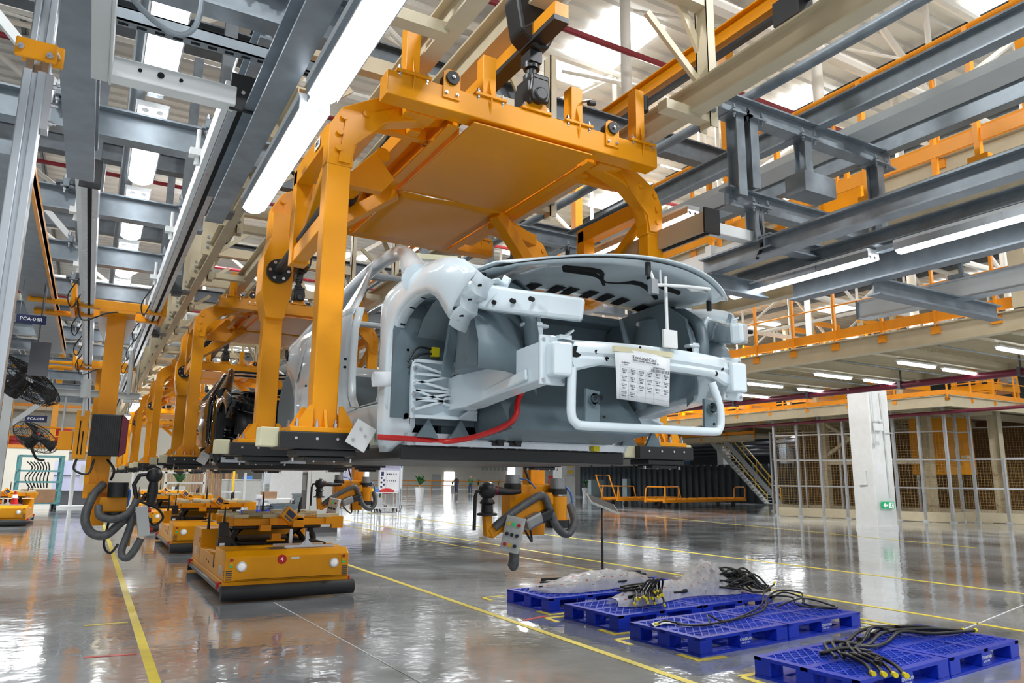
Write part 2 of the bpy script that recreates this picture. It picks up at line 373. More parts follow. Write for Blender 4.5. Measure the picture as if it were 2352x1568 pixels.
# ================================================================ car bodies
def W(y, z):
    x = .93
    if z > .85: x -= (z-.85)*.52
    if z < .22: x -= (.22-z)*.3
    if y < .5: x -= (.5-y)**2*.35
    if y > 3.3: x -= (y-3.3)**2*.32
    return x
def strip(mb, A, B, s, n=22, k=5, bulge=0.):
    A = resample([(0, y, z) for y, z in A], n); B = resample([(0, y, z) for y, z in B], n); rows = []
    for i in range(n):
        r = []
        for j in range(k+1):
            p = A[i].lerp(B[i], j/k); x = W(p.y, p.z)+bulge*math.sin(math.pi*j/k); r.append((s*x, p.y, p.z))
        rows.append(r if s < 0 else r[::-1])
    mb.grid(rows); return mb
def car(loc, label, skin, inner, full=True):
    t = thing('car_body', label, 'car body', loc)
    P = lambda mb, n, m=inner, sm=35, **k: mb.mk(n, m, t, sm, **k)
    for s in (-1, 1):
        # front fender, inner edge follows the wheel arch
        arch = [(1.10, .2), (1.10, .5), (1.06, .62), (.98, .69), (.86, .735), (.73, .75), (.6, .735), (.48, .68), (.40, .60), (.36, .56)]
        top = [(1.235, .2), (1.245, .5), (1.24, .78), (1.2, .83), (1.05, .875), (.85, .90), (.6, .885), (.38, .85), (.25, .81), (.15, .735)]
        f = P(strip(MB(), top, arch, s, 30, 5, .012), 'front_fender', skin, 50, solid=.004)
        rows = []
        for y, z in resample([(0, a, b) for a, b in arch], 26) and [(p.y, p.z) for p in resample([(0, a, b) for a, b in arch], 26)]:
            x = W(y, z); rows.append([(s*x, y, z), (s*(x-.012), y, z-.006), (s*(x-.055), y, z-.012)])
        MB().grid(rows).mk('arch_flange', skin, f, 40, solid=.003)
        h = MB()
        for q in range(4, 22, 3):
            p = V(rows[q][2]); h.cyl(p+V((s*.003, 0, -.002)), p+V((s*.03, 0, .004)), .006, 8)
        h.mks('flange_hole', 'hole', f)
        # torn-looking front end of the fender where the lamp sits
        g = MB()
        ed = [(.15, .735), (.19, .70), (.2, .66), (.26, .65), (.27, .60), (.32, .585), (.36, .53)]
        rows = [[(s*W(y, z), y, z), (s*(W(y, z)-.05), y+.035, z-.01), (s*(W(y, z)-.11), y+.05, z-.02)] for y, z in ed]
        g.grid(rows); g.mk('lamp_flange', skin, f, 40, solid=.003)
        g = MB()
        for q in (1, 3, 5): p = V(rows[q][1]); g.cyl(p+V((-s*.01, -.012, 0)), p+V((s*.01, .006, 0)), .006, 8)
        g.mks('flange_hole', 'hole', f)
        # A pillar, roof rail and C pillar in one sweep
        path = smooth_path([(s*.90, .80, .845), (s*.83, 1.06, .99), (s*.76, 1.36, 1.15), (s*.70, 1.72, 1.255), (s*.67, 2.25, 1.285), (s*.67, 2.8, 1.23), (s*.72, 3.3, 1.08), (s*.80, 3.72, .9)], 5)
        nn = len(path); P(MB().tube(path, [lerp(.085, .046, min(1, i/10)) if i < nn-12 else lerp(.046, .085, (i-nn+12)/11) for i in range(nn)], 10), 'roof_rail', skin, 60)
        # body side behind the open front door
        m = MB()
        strip(m, [(1.60, .25), (1.74, .27), (1.80, .34), (1.82, .46), (1.815, .62), (1.80, .76), (1.77, .89)],
              [(3.05, .12), (3.12, .28), (3.16, .42), (3.1, .6), (3.0, .75), (2.92, .85), (2.80, .935)], s, 18, 14, .02)
        strip(m, [(3.05, .12), (3.16, .42), (3.28, .57), (3.42, .655), (3.55, .68), (3.7, .65), (3.82, .55), (3.9, .36)],
              [(3.05, .1201), (3.1, .6), (2.80, .935), (3.1, .955), (3.5, .95), (3.85, .90), (4.05, .78), (4.1, .4)], s, 26, 6, .012)
        q = P(m, 'rear_side_panel', skin, 50, solid=.004)
        ra = [p for p in resample([(0, 3.05, .12), (0, 3.16, .42), (0, 3.28, .57), (0, 3.42, .655), (0, 3.55, .68), (0, 3.7, .65), (0, 3.82, .55), (0, 3.9, .36)], 20)]
        MB().grid([[(s*W(p.y, p.z), p.y, p.z), (s*(W(p.y, p.z)-.07), p.y, p.z-.01)] for p in ra]).mk('arch_flange', skin, q, 40, solid=.003)
        MB().bar((s*.925, 2.32, .16), (s*.932, 2.34, .9), .006, .003, (1, 0, 0)).bar((s*.935, 3.45, .80), (s*.91, 3.66, .88), .05, .02, (1, 0, 0)).mk('shut_line', 'hole', q)
        h = MB()
        for yy, zz in ((1.82, .52), (1.82, .57), (2.6, .44), (2.6, .48), (2.75, .5)): h.cyl((s*(W(yy, zz)+.012), yy, zz), (s*(W(yy, zz)+.028), yy, zz), .008, 8)
        h.mks('bolt_hole', 'hole', q)
        # B pillar above the belt line
        P(strip(MB(), [(1.79, .86), (1.86, .99), (1.95, 1.12), (2.06, 1.25)], [(2.14, .86), (2.07, .99), (2.04, 1.12), (2.09, 1.25)], s, 8, 3), 'door_pillar', skin, 40, solid=.03)
        # door opening flange, sill
        op = [(1.25, .80), (1.25, .5), (1.25, .30), (1.28, .26), (1.6, .255), (1.72, .27), (1.79, .34), (1.815, .46), (1.80, .76), (1.78, .9)]
        P(MB().grid([[(s*W(y, z), y, z), (s*(W(y, z)-.05), y, z)] for y, z in op]), 'door_flange', skin, 40, solid=.004)
        P(MB().prism([(s*.93, .25), (s*.80, .25), (s*.78, .06), (s*.86, .03), (s*.9, .12)], 1, 1.12, 3.04), 'sill', skin, 30, bev=.01)
        k = MB()
        for y in (1.5, 1.75, 2.0, 2.25, 2.5): k.box(min(s*.86, s*.905), max(s*.86, s*.905), y-.006, y+.006, .04, .14)
        k.mks('sill_rib', skin, t)
        # hinge pillar: the pale curved face behind the wheel
        rows = [[(s*.955, 1.16, z), (s*(.9+.0*z), 1.06, z), (s*.79, 1.05, z), (s*.765, 1.14, z)] for z in (.12, .25, .4, .55, .68, .76)]
        if s < 0: rows.insert(0, [(s*.93, 1.2, .03), (s*.9, 1.1, .03), (s*.82, 1.08, .035), (s*.79, 1.16, .05)]); rows.insert(0, [(s*.9, 1.26, -.01), (s*.88, 1.2, -.01), (s*.84, 1.18, .0), (s*.81, 1.22, .02)])
        hp = P(MB().grid(rows if s < 0 else [r[::-1] for r in rows]), 'hinge_pillar', skin, 60, solid=.006)
        MB().cyl((s*.845, 1.03, .17), (s*.845, 1.056, .17), .016, 12).cyl((s*.85, 1.03, .52), (s*.85, 1.056, .52), .008, 8).mk('pillar_hole', 'hole', hp)
        # wheelhouse: inner apron, spring tower, back panel
        rows = []
        for a in range(0, 11):
            th = R(-10+a*20); y = .70-.42*math.cos(th)*-1; z = .40+.36*math.sin(th)
            y = .70+.40*math.cos(th)
            rows.append([(s*.80, y, max(z, .2)), (s*.66, y, max(z, .2)-.004), (s*.52, y*.98+.01, max(z, .2)-.03), (s*.47, y*.9+.07, max(z, .2)-.1)])
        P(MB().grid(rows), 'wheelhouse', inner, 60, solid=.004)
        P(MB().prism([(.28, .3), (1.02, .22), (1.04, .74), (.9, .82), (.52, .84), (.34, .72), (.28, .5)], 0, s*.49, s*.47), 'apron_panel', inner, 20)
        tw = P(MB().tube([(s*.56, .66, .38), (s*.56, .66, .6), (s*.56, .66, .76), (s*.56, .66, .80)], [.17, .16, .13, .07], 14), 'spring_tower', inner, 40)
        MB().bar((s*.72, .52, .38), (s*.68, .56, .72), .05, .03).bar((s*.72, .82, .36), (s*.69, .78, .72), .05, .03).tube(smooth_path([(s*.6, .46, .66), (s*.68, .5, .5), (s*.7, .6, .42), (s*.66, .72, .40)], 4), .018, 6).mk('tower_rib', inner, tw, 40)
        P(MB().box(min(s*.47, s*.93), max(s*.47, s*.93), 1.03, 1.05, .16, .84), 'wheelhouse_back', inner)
        # front rail with crash box, shotgun rail above it
        P(MB().loft([(s*.58, 1.1, .29), (s*.57, .8, .30), (s*.555, .5, .335), (s*.545, .1, .365)], [(.12, .17), (.12, .18), (.11, .18), (.10, .17)]).bar((s*.61, .75, .24), (s*.61, .2, .31), .015, .05), 'front_rail', skin, 0, bev=.012)
        pl = P(MB().box(s*.545-.065, s*.545+.065, .085, .105, .255, .475), 'rail_plate', skin, 0, bev=.006)
        h = MB()
        for dx in (-.05, .05):
            for z in (.275, .455): h.hexbolt((s*.545+dx, .085, z), .009, .006, (0, -1, 0))
        h.mks('plate_bolt', 'chrome', pl)
        cb = P(MB().box(s*.53-.05, s*.53+.05, .02, .09, .29, .44), 'crash_box', skin, 0, bev=.012)
        P(MB().loft([(s*.80, .55, .73), (s*.77, .42, .70), (s*.735, .31, .665), (s*.67, .19, .63), (s*.58, .05, .595), (s*.46, -.03, .575)], [(.08, .13), (.09, .125), (.085, .12), (.075, .11), (.07, .105), (.065, .10)]), 'upper_rail', skin, 0, bev=.016)
        h = MB()
        for a in (.2, .5, .8): h.cyl((lerp(s*.735, s*.6, a)-.0+s*.03, lerp(.34, .03, a)-.02, .635-.02*a), (lerp(s*.735, s*.6, a)+s*.05, lerp(.34, .03, a)-.03, .635-.02*a), .011, 8)
        h.mks('rail_hole', 'hole', t)
        P(MB().prism([(s*.78, .62), (s*.70, .62), (s*.69, .73), (s*.72, .78), (s*.79, .76)], 1, .42, .56), 'rail_joint', skin, 0, bev=.01)
        P(MB().bar((s*.70, .25, .66), (s*.72, .25, .72), .05, .012, (0, 1, 0)).bar((s*.72, .25, .72), (s*.76, .24, .735), .05, .01).bar((s*.715, .27, .67), (s*.70, .22, .75), .012, .05), 'lamp_bracket', skin, 0, bev=.004)
        P(MB().box(s*.5-.03, s*.5+.03, .28, .34, .42, .58).bar((s*.44, .3, .56), (s*.58, .3, .56), .05, .02), 'rail_tower', skin, 0, bev=.01)
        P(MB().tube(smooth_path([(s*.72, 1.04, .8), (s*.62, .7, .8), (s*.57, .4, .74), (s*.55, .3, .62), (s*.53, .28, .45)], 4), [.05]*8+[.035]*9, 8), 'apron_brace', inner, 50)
        # ribbed casting at the foot of the dash
        cs = P(MB().box(min(s*.45, s*.84), max(s*.45, s*.84), .99, 1.01, .16, .46), 'ribbed_casting', skin, 0)
        r = MB(); hub = [(s*.60, .385), (s*.55, .30), (s*.64, .25)]
        X0, X1 = s*.83, s*.47
        for hx, hz in hub:
            for k in range(14):
                a, b = 2*math.pi*k/14, 2*math.pi*(k+1)/14
                r.bar((hx+.035*math.cos(a), .972, hz+.017*math.sin(a)), (hx+.035*math.cos(b), .972, hz+.017*math.sin(b)), .013, .05, (0, 1, 0))
            for ex, ez in ((X0, hz+.05), (X0, hz), (X0, hz-.05), (X1, hz+.06), (X1, hz+.01), (X1, hz-.05)):
                d = -1 if abs(ex) > abs(hx) else 1
                r.bar((hx+(-.034 if ex < hx else .034), .972, hz), (ex, .972, max(.17, min(.45, ez))), .013, .05, (0, 1, 0))
        r.bar((X0, .972, .455), (X1, .972, .455), .016, .05, (0, 1, 0)).bar((X0, .972, .165), (s*.58, .972, .165), .016, .05, (0, 1, 0)).bar((s*.58, .972, .165), (X1, .972, .24), .01, .05, (0, 1, 0)).bar((X1, .972, .24), (X1, .972, .455), .016, .05, (0, 1, 0))
        r.mk('rib', skin, cs)
        b = MB()
        for z in (.2, .28, .42): b.hexbolt((s*.825, .985, z), .012, .008, (0, -1, 0))
        b.mks('casting_bolt', 'chrome', cs)
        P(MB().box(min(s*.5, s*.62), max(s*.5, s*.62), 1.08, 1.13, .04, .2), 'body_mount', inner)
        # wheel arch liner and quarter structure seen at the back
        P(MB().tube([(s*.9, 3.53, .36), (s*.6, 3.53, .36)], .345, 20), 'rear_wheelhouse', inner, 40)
    for c in t.children:
        if c.name.split('.')[0] in ('front_fender', 'hinge_pillar', 'sill', 'door_flange', 'rear_side_panel', 'door_pillar', 'wheelhouse_back', 'rear_wheelhouse') and c.data.vertices[0].co.x > 0: c.location = (-.09, .12, 0)
    # hood, propped
    def hz(u, v): return lerp(.842, .885, v)+.05*(1-u*u)*(1-.3*v)-.018*max(0, .15-v)/.15
    def hy(u, v): return lerp(.22-.27*(1-u*u), .95-.05*(1-u*u), v)
    hx = lambda u, v: u*lerp(.70, .74, v)*(1 if v > .15 else lerp(.965, 1, v/.15))
    us = [-1+2*i/24 for i in range(25)]; vs = [0, .03, .08, .15, .3, .5, .7, .85, 1]
    hd = P(MB().grid([[(hx(u, v), hy(u, v), hz(u, v)) for u in us] for v in vs]), 'hood', skin, 70, solid=.008)
    m = MB()
    ring = [(u, v) for u in us for v in (.05,)]
    for (va, vb, ua, ub, dz) in ((.05, .97, -.95, .95, -.014),):
        n = 20
        m.grid([[(hx(lerp(ua, ub, i/n), lerp(va, vb, j/8)), hy(lerp(ua, ub, i/n), lerp(va, vb, j/8)), hz(lerp(ua, ub, i/n), lerp(va, vb, j/8))+dz-(.014 if j in (1, 6, 7) or (abs(i-n/2) < 2 and 1 < j < 7) or (i in (1, 2, n-1, n-2) and 0 < j < 8) else 0)) for i in range(n+1)] for j in range(9)])
    MB.mk(m, 'hood_inner_panel', inner if inner == 'black_in' else 'body', hd, 70, solid=.004)
    m = MB()
    for u in (-.72, -.56, -.40, -.20, -.08, .10, .26, .42, .66, .8):
        a, b = u-.042, u+.042; sk = .035
        m.add([(hx(a, .70), hy(a, .70), hz(a, .7)-.0375), (hx(b, .70), hy(b, .7), hz(b, .7)-.0375), (hx(b+sk, .86), hy(b+sk, .86), hz(b+sk, .86)-.0375), (hx(a+sk, .86), hy(a+sk, .86), hz(a+sk, .86)-.0375)], [(0, 1, 2, 3)])
    m.mks('hood_slot', 'hole', hd, solid=.003)
    m = MB()
    for u, v in ((-.93, .45), (-.1, .05), (.84, .55), (.9, .2)): p = V((hx(u, v), hy(u, v), hz(u, v)-.02)); m.cyl(p, p-V((0, 0, .06)), .014, 8)
    m.mks('rubber_buffer', 'rubber', hd, smooth=40)
    m = MB()
    for pts in ([(-.5, .3), (-.2, .34), (0, .5), (.25, .42), (.6, .55)], [(-.45, .36), (-.15, .42), (.05, .56)], [(.2, .3), (.4, .36), (.62, .34)]):
        m.tube(smooth_path([(hx(u, v), hy(u, v), hz(u, v)-.022) for u, v in pts], 4), .014, 6)
    m.mks('hood_cutout', 'hole', hd, smooth=40)
    # cross structure
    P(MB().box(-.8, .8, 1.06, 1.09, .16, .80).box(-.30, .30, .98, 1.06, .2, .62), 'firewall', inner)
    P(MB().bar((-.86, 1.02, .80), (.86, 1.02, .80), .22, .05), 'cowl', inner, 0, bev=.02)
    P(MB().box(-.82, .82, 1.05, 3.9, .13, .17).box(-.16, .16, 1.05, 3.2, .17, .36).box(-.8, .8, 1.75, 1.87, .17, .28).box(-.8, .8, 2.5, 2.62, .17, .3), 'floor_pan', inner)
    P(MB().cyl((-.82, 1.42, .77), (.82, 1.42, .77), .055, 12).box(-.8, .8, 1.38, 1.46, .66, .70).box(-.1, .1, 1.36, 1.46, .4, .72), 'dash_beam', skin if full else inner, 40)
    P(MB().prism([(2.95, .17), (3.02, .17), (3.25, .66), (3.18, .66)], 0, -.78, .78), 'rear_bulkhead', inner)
    MB().bar((-.70, 1.70, 1.25), (.70, 1.70, 1.25), .09, .03).bar((-.67, 2.35, 1.285), (.67, 2.35, 1.285), .07, .03).bar((-.68, 3.2, 1.1), (.68, 3.2, 1.1), .09, .035).mks('roof_bow', skin, t, bev=.01)
    P(MB().grid([[(-.78+.156*i, 4.1-.25*abs(i-5)/5*abs(i-5)/5+(.05 if z > .7 else 0), z) for i in range(11)] for z in (.25, .4, .6, .8, .88)]), 'rear_panel', skin, 50, solid=.01)
    # bumper beam, bowed forward
    bm = lambda x: -.02+.10*(x/.56)**2
    xs = [-.56+.112*i for i in range(11)]
    rows = []
    for x in xs:
        z0 = .325+(.03 if abs(x) < .36 else 0); y = bm(x)
        rows.append([(x, y+.05, .455), (x, y+.005, .455), (x, y, .445), (x, y-.004, .405), (x, y+.006, .39), (x, y-.004, .375), (x, y, z0+.01), (x, y+.01, z0), (x, y+.05, z0)])
    bb = P(MB().grid(rows), 'bumper_beam', skin, 30, solid=.006)
    MB().prism([(-.545, .45), (-.30, .45), (-.30, .40), (-.36, .35), (-.54, .33)], 1, .045, .05).mk('beam_pocket', inner, bb)
    h = MB()
    for x, z, r in ((-.45, .405, .026), (-.36, .41, .009), (-.31, .38, .010), (.36, .37, .012), (.42, .40, .008), (-.14, .445, .006)): h.cyl((x, bm(x)-.006, z), (x, bm(x)+.01, z), r, 12)
    h.mks('beam_hole', 'hole', bb)
    MB().rev([(.0, .0), (.035, 0), (.035, .012), (.02, .014), (.02, .004), (0, .004)], n=14).xf(Matrix.Translation((.49, bm(.49)+.002, .405)) @ Matrix.Rotation(R(90), 4, 'X')).mk('tow_eye', 'chrome', bb, 40)
    MB().box(-.53, -.47, bm(.5)-.012, bm(.5)+.03, .455, .475).bar((-.5, bm(.5), .47), (-.46, bm(.5), .50), .03, .008).mk('beam_tab', skin, bb)
    # cooling frame below the beam
    fp = smooth_path([(-.475, .04, .33), (-.48, .04, .2), (-.478, .04, .12), (-.45, .04, .09), (-.4, .04, .083), (0, .03, .085), (.34, .04, .088), (.385, .04, .1), (.40, .04, .14), (.395, .04, .22), (.36, .05, .33)], 4)
    fr = P(MB().tube(fp, .021, 8), 'cooling_frame', skin, 50)
    k = MB()
    for s, x in ((-1, -.375), (1, .325)):
        k.prism([(x-.035, .10), (x+.04, .10), (x+.045, .17), (x+.03, .19), (x+.045, .235), (x-.03, .245)], 1, .035, .05)
        k.rev([(.026, .02), (.026, 0), (.016, 0), (.016, .02)], n=12).xf(TL(x+.005, .035, .2) @ FY, len(k.v)-48)
    k.mks('frame_bracket', inner, fr, smooth=40)
    k = MB()
    for x in (-.33, .33): k.cyl((x, .03, .21), (x, .036, .21), .014, 10).cyl((x+.02, .03, .125), (x+.02, .036, .125), .006, 8)
    k.mks('bracket_hole', 'hole', fr)
    # battery pack under the floor
    bp = P(MB().box(-.86, .60, 1.05, 3.0, -.055, .02), 'battery_tray', 'black', 0, bev=.01)
    MB().box(-.84, .58, 1.02, 2.9, .02, .085).box(-.8, .3, 1.0, 1.03, .02, .05).mk('battery_case', 'alu', bp)
    k = MB()
    for i in range(20): k.hexbolt((-.82+.072*i, 1.04, .018), .008, .006)
    k.mk('tray_bolt', 'chrome', bp)
    MB().box(-.35, -.28, .99, 1.03, .03, .09).box(-.24, -.17, .99, 1.03, .03, .09).cyl((-.31, .985, .06), (-.31, .97, .06), .024, 10).cyl((-.2, .985, .06), (-.2, .97, .06), .024, 10).mks('battery_plug', 'black', bp)
    MB().box(.33, .37, .99, 1.02, .02, .05).mk('warning_label', 'tag_yellow', bp)
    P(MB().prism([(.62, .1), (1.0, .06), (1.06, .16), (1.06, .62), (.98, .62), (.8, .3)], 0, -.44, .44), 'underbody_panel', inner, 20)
    k = MB()
    for i in range(9):
        x = -.8+.19*i; k.tri((x, .99, .06), (x+.12, .99, .06), (x+.06, .99, .16), .02)
    k.mks('underbody_rib', inner, t)
    if not full: return t
    P(MB().tube(smooth_path([(-.34, .66, .33), (-.35, .70, .28), (-.39, .66, .23), (-.42, .62, .17), (-.45, .66, .12), (-.52, .84, .07), (-.62, 1.0, .045), (-.8, 1.0, .05), (-1.0, 1.02, .055)], 5), .0145, 8), 'high_voltage_cable', 'red', 60)
    P(MB().tube(smooth_path([(-.86, 1.0, .45), (-.82, 1.0, .52), (-.78, 1.0, .535), (-.72, 1.0, .53)], 4), .006, 6).tube(smooth_path([(-.86, 1.0, .42), (-.80, .99, .49), (-.72, .99, .505)], 4), .006, 6), 'wire', 'black', 60)
    P(MB().box(-.73, -.69, .98, 1.01, .49, .54), 'connector', 'tag_yellow')
    k = MB()
    for y, z, ww, hh in ((.48, .43, .09, .06), (.95, .82, .2, .04)): k.box(-.495, -.49, y-ww/2, y+ww/2, z-hh/2, z+hh/2)
    for x, z in ((-.72, .74), (-.62, .76)): k.box(x-.012, x+.012, 1.0, 1.03, z-.1, z+.02)
    k.mks('sealant_strip', 'cream', t)
    return t
car_white = car((2.26, 2.57, 1.6), 'pale blue-white bare car body with raised hood hanging in the nearest orange carrier', 'body', 'body_in_shaded')
car_black = car((2.26, 8.77, 1.6), 'glossy black bare car body hanging in the second orange carrier', 'body_black', 'black_in', False)
# hood prop, route card, rolled sheet, windscreen sheet: loose things on the car
pr = thing('hood_prop', 'white rod and wire loop propping the raised hood on the bumper beam', 'hood prop', (2.26, 2.57, 1.6))
MB().cyl((.02, -.02, .52), (.02, -.02, .80), .008, 8).mk('rod', 'white_paint', pr, 40)
MB().box(-.022, .062, -.045, -.03, .455, .54).mk('foot_plate', 'white_paint', pr, bev=.003)
MB().tube([(-.06, -.04, .745), (-.02, -.06, .745), (.10, -.08, .75), (.20, .0, .765), (.33, .02, .78), (.22, -.10, .75), (.10, -.08, .75)], .008, 8).tube([(-.06, -.04, .745), (-.055, .0, .82)], .008, 8).mk('wire_loop', 'white_paint', pr, 40)
MB().box(-.09, -.05, -.05, -.02, .70, .77).cyl((-.03, -.04, .74), (-.03, -.04, .82), .006, 8).mk('hinge_block', 'alu', pr)
cd = MB(); rows = []
for i in range(9):
    u = i/8; rows.append([(-.31+.318*u+.012*math.sin(v*1.4)*(1-u), -.048-.006*math.sin(3*u+v)+.01*v, .425-.018*u-.225*v) for v in (0, .25, .5, .75, 1)])
cd.grid(rows)
card = thing('route_card', 'printed white paper route card taped to the front bumper beam', 'paper', (2.26, 2.57, 1.6))
sh = cd.mk('sheet', 'paper', card, 60, solid=.001)
MB().box(-.31, .02, -.053, -.03, .408, .432).mk('tape', 'cream', card)
CM = TL(-.15, -.0585, .3) @ Matrix.Rotation(R(3.0), 4, 'Y') @ FY
text('TrimLine1Card', .022, CM @ TL(-.005, .085, 0), 'ink', card)
text('MODEL ASSEMBLY, DESIGN: -00000, ALL', .0085, CM @ TL(.005, .071, 0), 'ink', card)
g = MB()
for k in range(8): g.box(-.14, .145, -.11+k*.0205, -.1095+k*.0205, 0, .0004)
for k in range(7): g.box(-.14+k*.0475, -.1395+k*.0475, -.11, .033, 0, .0004)
for k in range(26):
    x = .035+k*.0042; g.box(x, x+random.choice((.0012, .0022, .003)), .034, .048, 0, .0004)
g.xf(CM); g.mk('print_grid', 'ink', card)
for r in range(4):
    for c in range(6):
        if r == 3 and c > 1: continue
        text('SW %s ASSY\nPANEL A%d' % ('DBMKRF'[c], r), .006, CM @ TL(-.116+c*.0475, .022-r*.034, 0), 'ink', card)
        text('000%d' % (r*3+c+1), .008, CM @ TL(-.116+c*.0475, .009-r*.034, 0), 'ink', card)
text('No: 80000001\nCard', .008, CM @ TL(-.11, .05, 0), 'ink', card)
text('L2H06020201002', .01, CM @ TL(.08, .053, 0), 'ink', card)
rs = thing('rolled_sheet', 'rolled white paper sheet stuck through the door hinge pillar', 'paper roll', (2.26, 2.57, 1.6))
MB().grid([[(-.95+.12*math.cos(0), 0, 0)]*2]) if 0 else None
m = MB(); rows = []
for k in range(30):
    a = 2*math.pi*k/24; r = .042-.0003*k; rows.append([(-.98+r*.2, 1.22+r*math.cos(a)*.0+.0, .38+r*math.sin(a))]*1)
rows = [[(-.99+u*.11+r*0, 1.16-u*.10+r*math.cos(a)*.7, .365+r*math.sin(a)) for u in (0, .5, 1)] for k in range(30) for a, r in ((2*math.pi*k/24, .045-.0004*k),)]
m.grid(rows).mk('roll', 'paper', rs, 70, solid=.001)
ws = thing('windscreen_sheet', 'white plan sheet taped above the cowl behind the hood', 'paper', (2.26, 2.57, 1.6))
MB().grid([[(-.77+.26*i/4, 1.2, 1.10+.025*i/4), (-.77+.26*i/4, 1.19+.01*(i % 2), .93+.01*i/4)] for i in range(5)]).mk('sheet', 'paper', ws, 40, solid=.001)
MB().bar((-.78, 1.185, 1.095), (-.5, 1.185, 1.12), .003, .03, (0, 0, 1)).mk('tape', 'cream', ws)
text('front view\nright side', .022, TL(-.66, 1.178, 1.04) @ FY, 'ink', ws)
# ================================================================ overhead carriers, origin on the line axis between the front posts
def foot(par, x, y, s):
    """black locating block with cream pads, orange base plate, gussets and bolts, at the foot of a post"""
    old = set(par.children)
    f = MB().box(x-.24, x+.24, y-.12, y+.12, 1.665, 1.755).box(x-.15, x+.17, y-.1, y+.1, 1.63, 1.665).box(x-.1, x+.12, y-.08, y+.08, 1.605, 1.63).mk('locating_block', 'black', par, bev=.006)
    k = MB()
    for dx in (-.16, -.05, .06, .15):
        k.cyl((x+dx, y-.125, 1.72), (x+dx, y-.118, 1.72), .008, 8); k.cyl((x+dx, y-.07, 1.62), (x+dx, y-.07, 1.6), .008, 6)
    k.mks('block_screw', 'chrome', f)
    p = MB().box(x-.19, x+.19, y-.11, y+.11, 1.755, 1.782).mk('base_plate', 'orange', par, bev=.003)
    g = MB()
    for sx in (-1, 1): g.prism([(x+sx*.07, 1.78), (x+sx*.15, 1.78), (x+sx*.15, 1.80), (x+sx*.09, 1.90), (x+sx*.07, 1.90)], 1, y-.09, y-.075).prism([(x+sx*.07, 1.78), (x+sx*.15, 1.78), (x+sx*.15, 1.80), (x+sx*.09, 1.90), (x+sx*.07, 1.90)], 1, y+.075, y+.09)
    g.prism([(y-.055, 1.78), (y-.105, 1.78), (y-.06, 1.88)], 0, x-.008, x+.008)
    g.mks('gusset', 'orange', p)
    b = MB()
    for dx in (-.155, -.05, .05, .155):
        for dy in (-.095, .095): b.hexbolt((x+dx, y+dy, 1.782), .012, .022)
    b.mks('bolt', 'chrome', p, smooth=30)
    MB().box(x-.33, x-.235, y-.07, y+.05, 1.675, 1.775).box(x+.235, x+.29, y-.05, y+.05, 1.70, 1.775).mks('cream_pad', 'cream', par, bev=.006)
    for c in par.children:
        if c not in old: c.location.z -= .07
    return f
def roller(par, x, y, z, flange=True):
    b = MB().prism([(x-.055, z-.13), (x+.055, z-.13), (x+.055, z+.03), (x+.03, z+.055), (x-.03, z+.055), (x-.055, z+.03)], 1, y-.012, y).mk('roller_bracket', 'orange', par)
    MB().cyl((x, y-.03, z), (x, y-.012, z), .042, 16).cyl((x, y, z), (x, y+.06, z), .05, 16).mk('roller', 'rubber', b, 40)
    MB().hexbolt((x, y-.03, z), .012, .008, (0, -1, 0)).hexbolt((x-.035, y-.012, z-.1), .011, .008, (0, -1, 0)).hexbolt((x+.035, y-.012, z-.1), .011, .008, (0, -1, 0)).mks('roller_bolt', 'chrome', b, smooth=30)
def bracket(par, x, y, z, h, w=.09, kind=0):
    b = MB().box(x-w/2, x+w/2, y-.045, y+.045, z+.015, z+h).box(x-.11, x+.11, y-.08, y+.08, z, z+.018)
    b.tri((x, y-.045, z+.018), (x, y-.08, z+.018), (x, y-.045, z+.14), .01, (1, 0, 0)); b.prism([(y-.08, z), (y-.08, z-.02), (y-.065, z-.1), (y-.05, z-.1)], 0, x-.006, x+.006)
    o = b.mk('guide_post', 'orange', par, bev=.004)
    k = MB()
    for dx in (-.085, .085): k.hexbolt((x+dx, y-.06, z+.018), .014, .016).hexbolt((x+dx, y-.06, z), .014, .016, (0, 0, -1))
    k.mks('post_bolt', 'chrome', o, smooth=30)
    if kind == 1:
        MB().cyl((x+.06, y-.02, z+h-.14), (x+.06, y-.02, z+h-.03), .032, 14).mk('buffer', 'rubber', o, 40)
    if kind == 2:
        MB().bar((x+.03, y-.05, z+h-.1), (x+.1, y-.05, z+h-.07), .05, .004).mk('sensor_plate', 'alu', o); MB().cyl((x+.09, y-.05, z+h-.09), (x+.14, y-.05, z+h-.08), .018, 10).mk('sensor', 'rubber', o, 40)
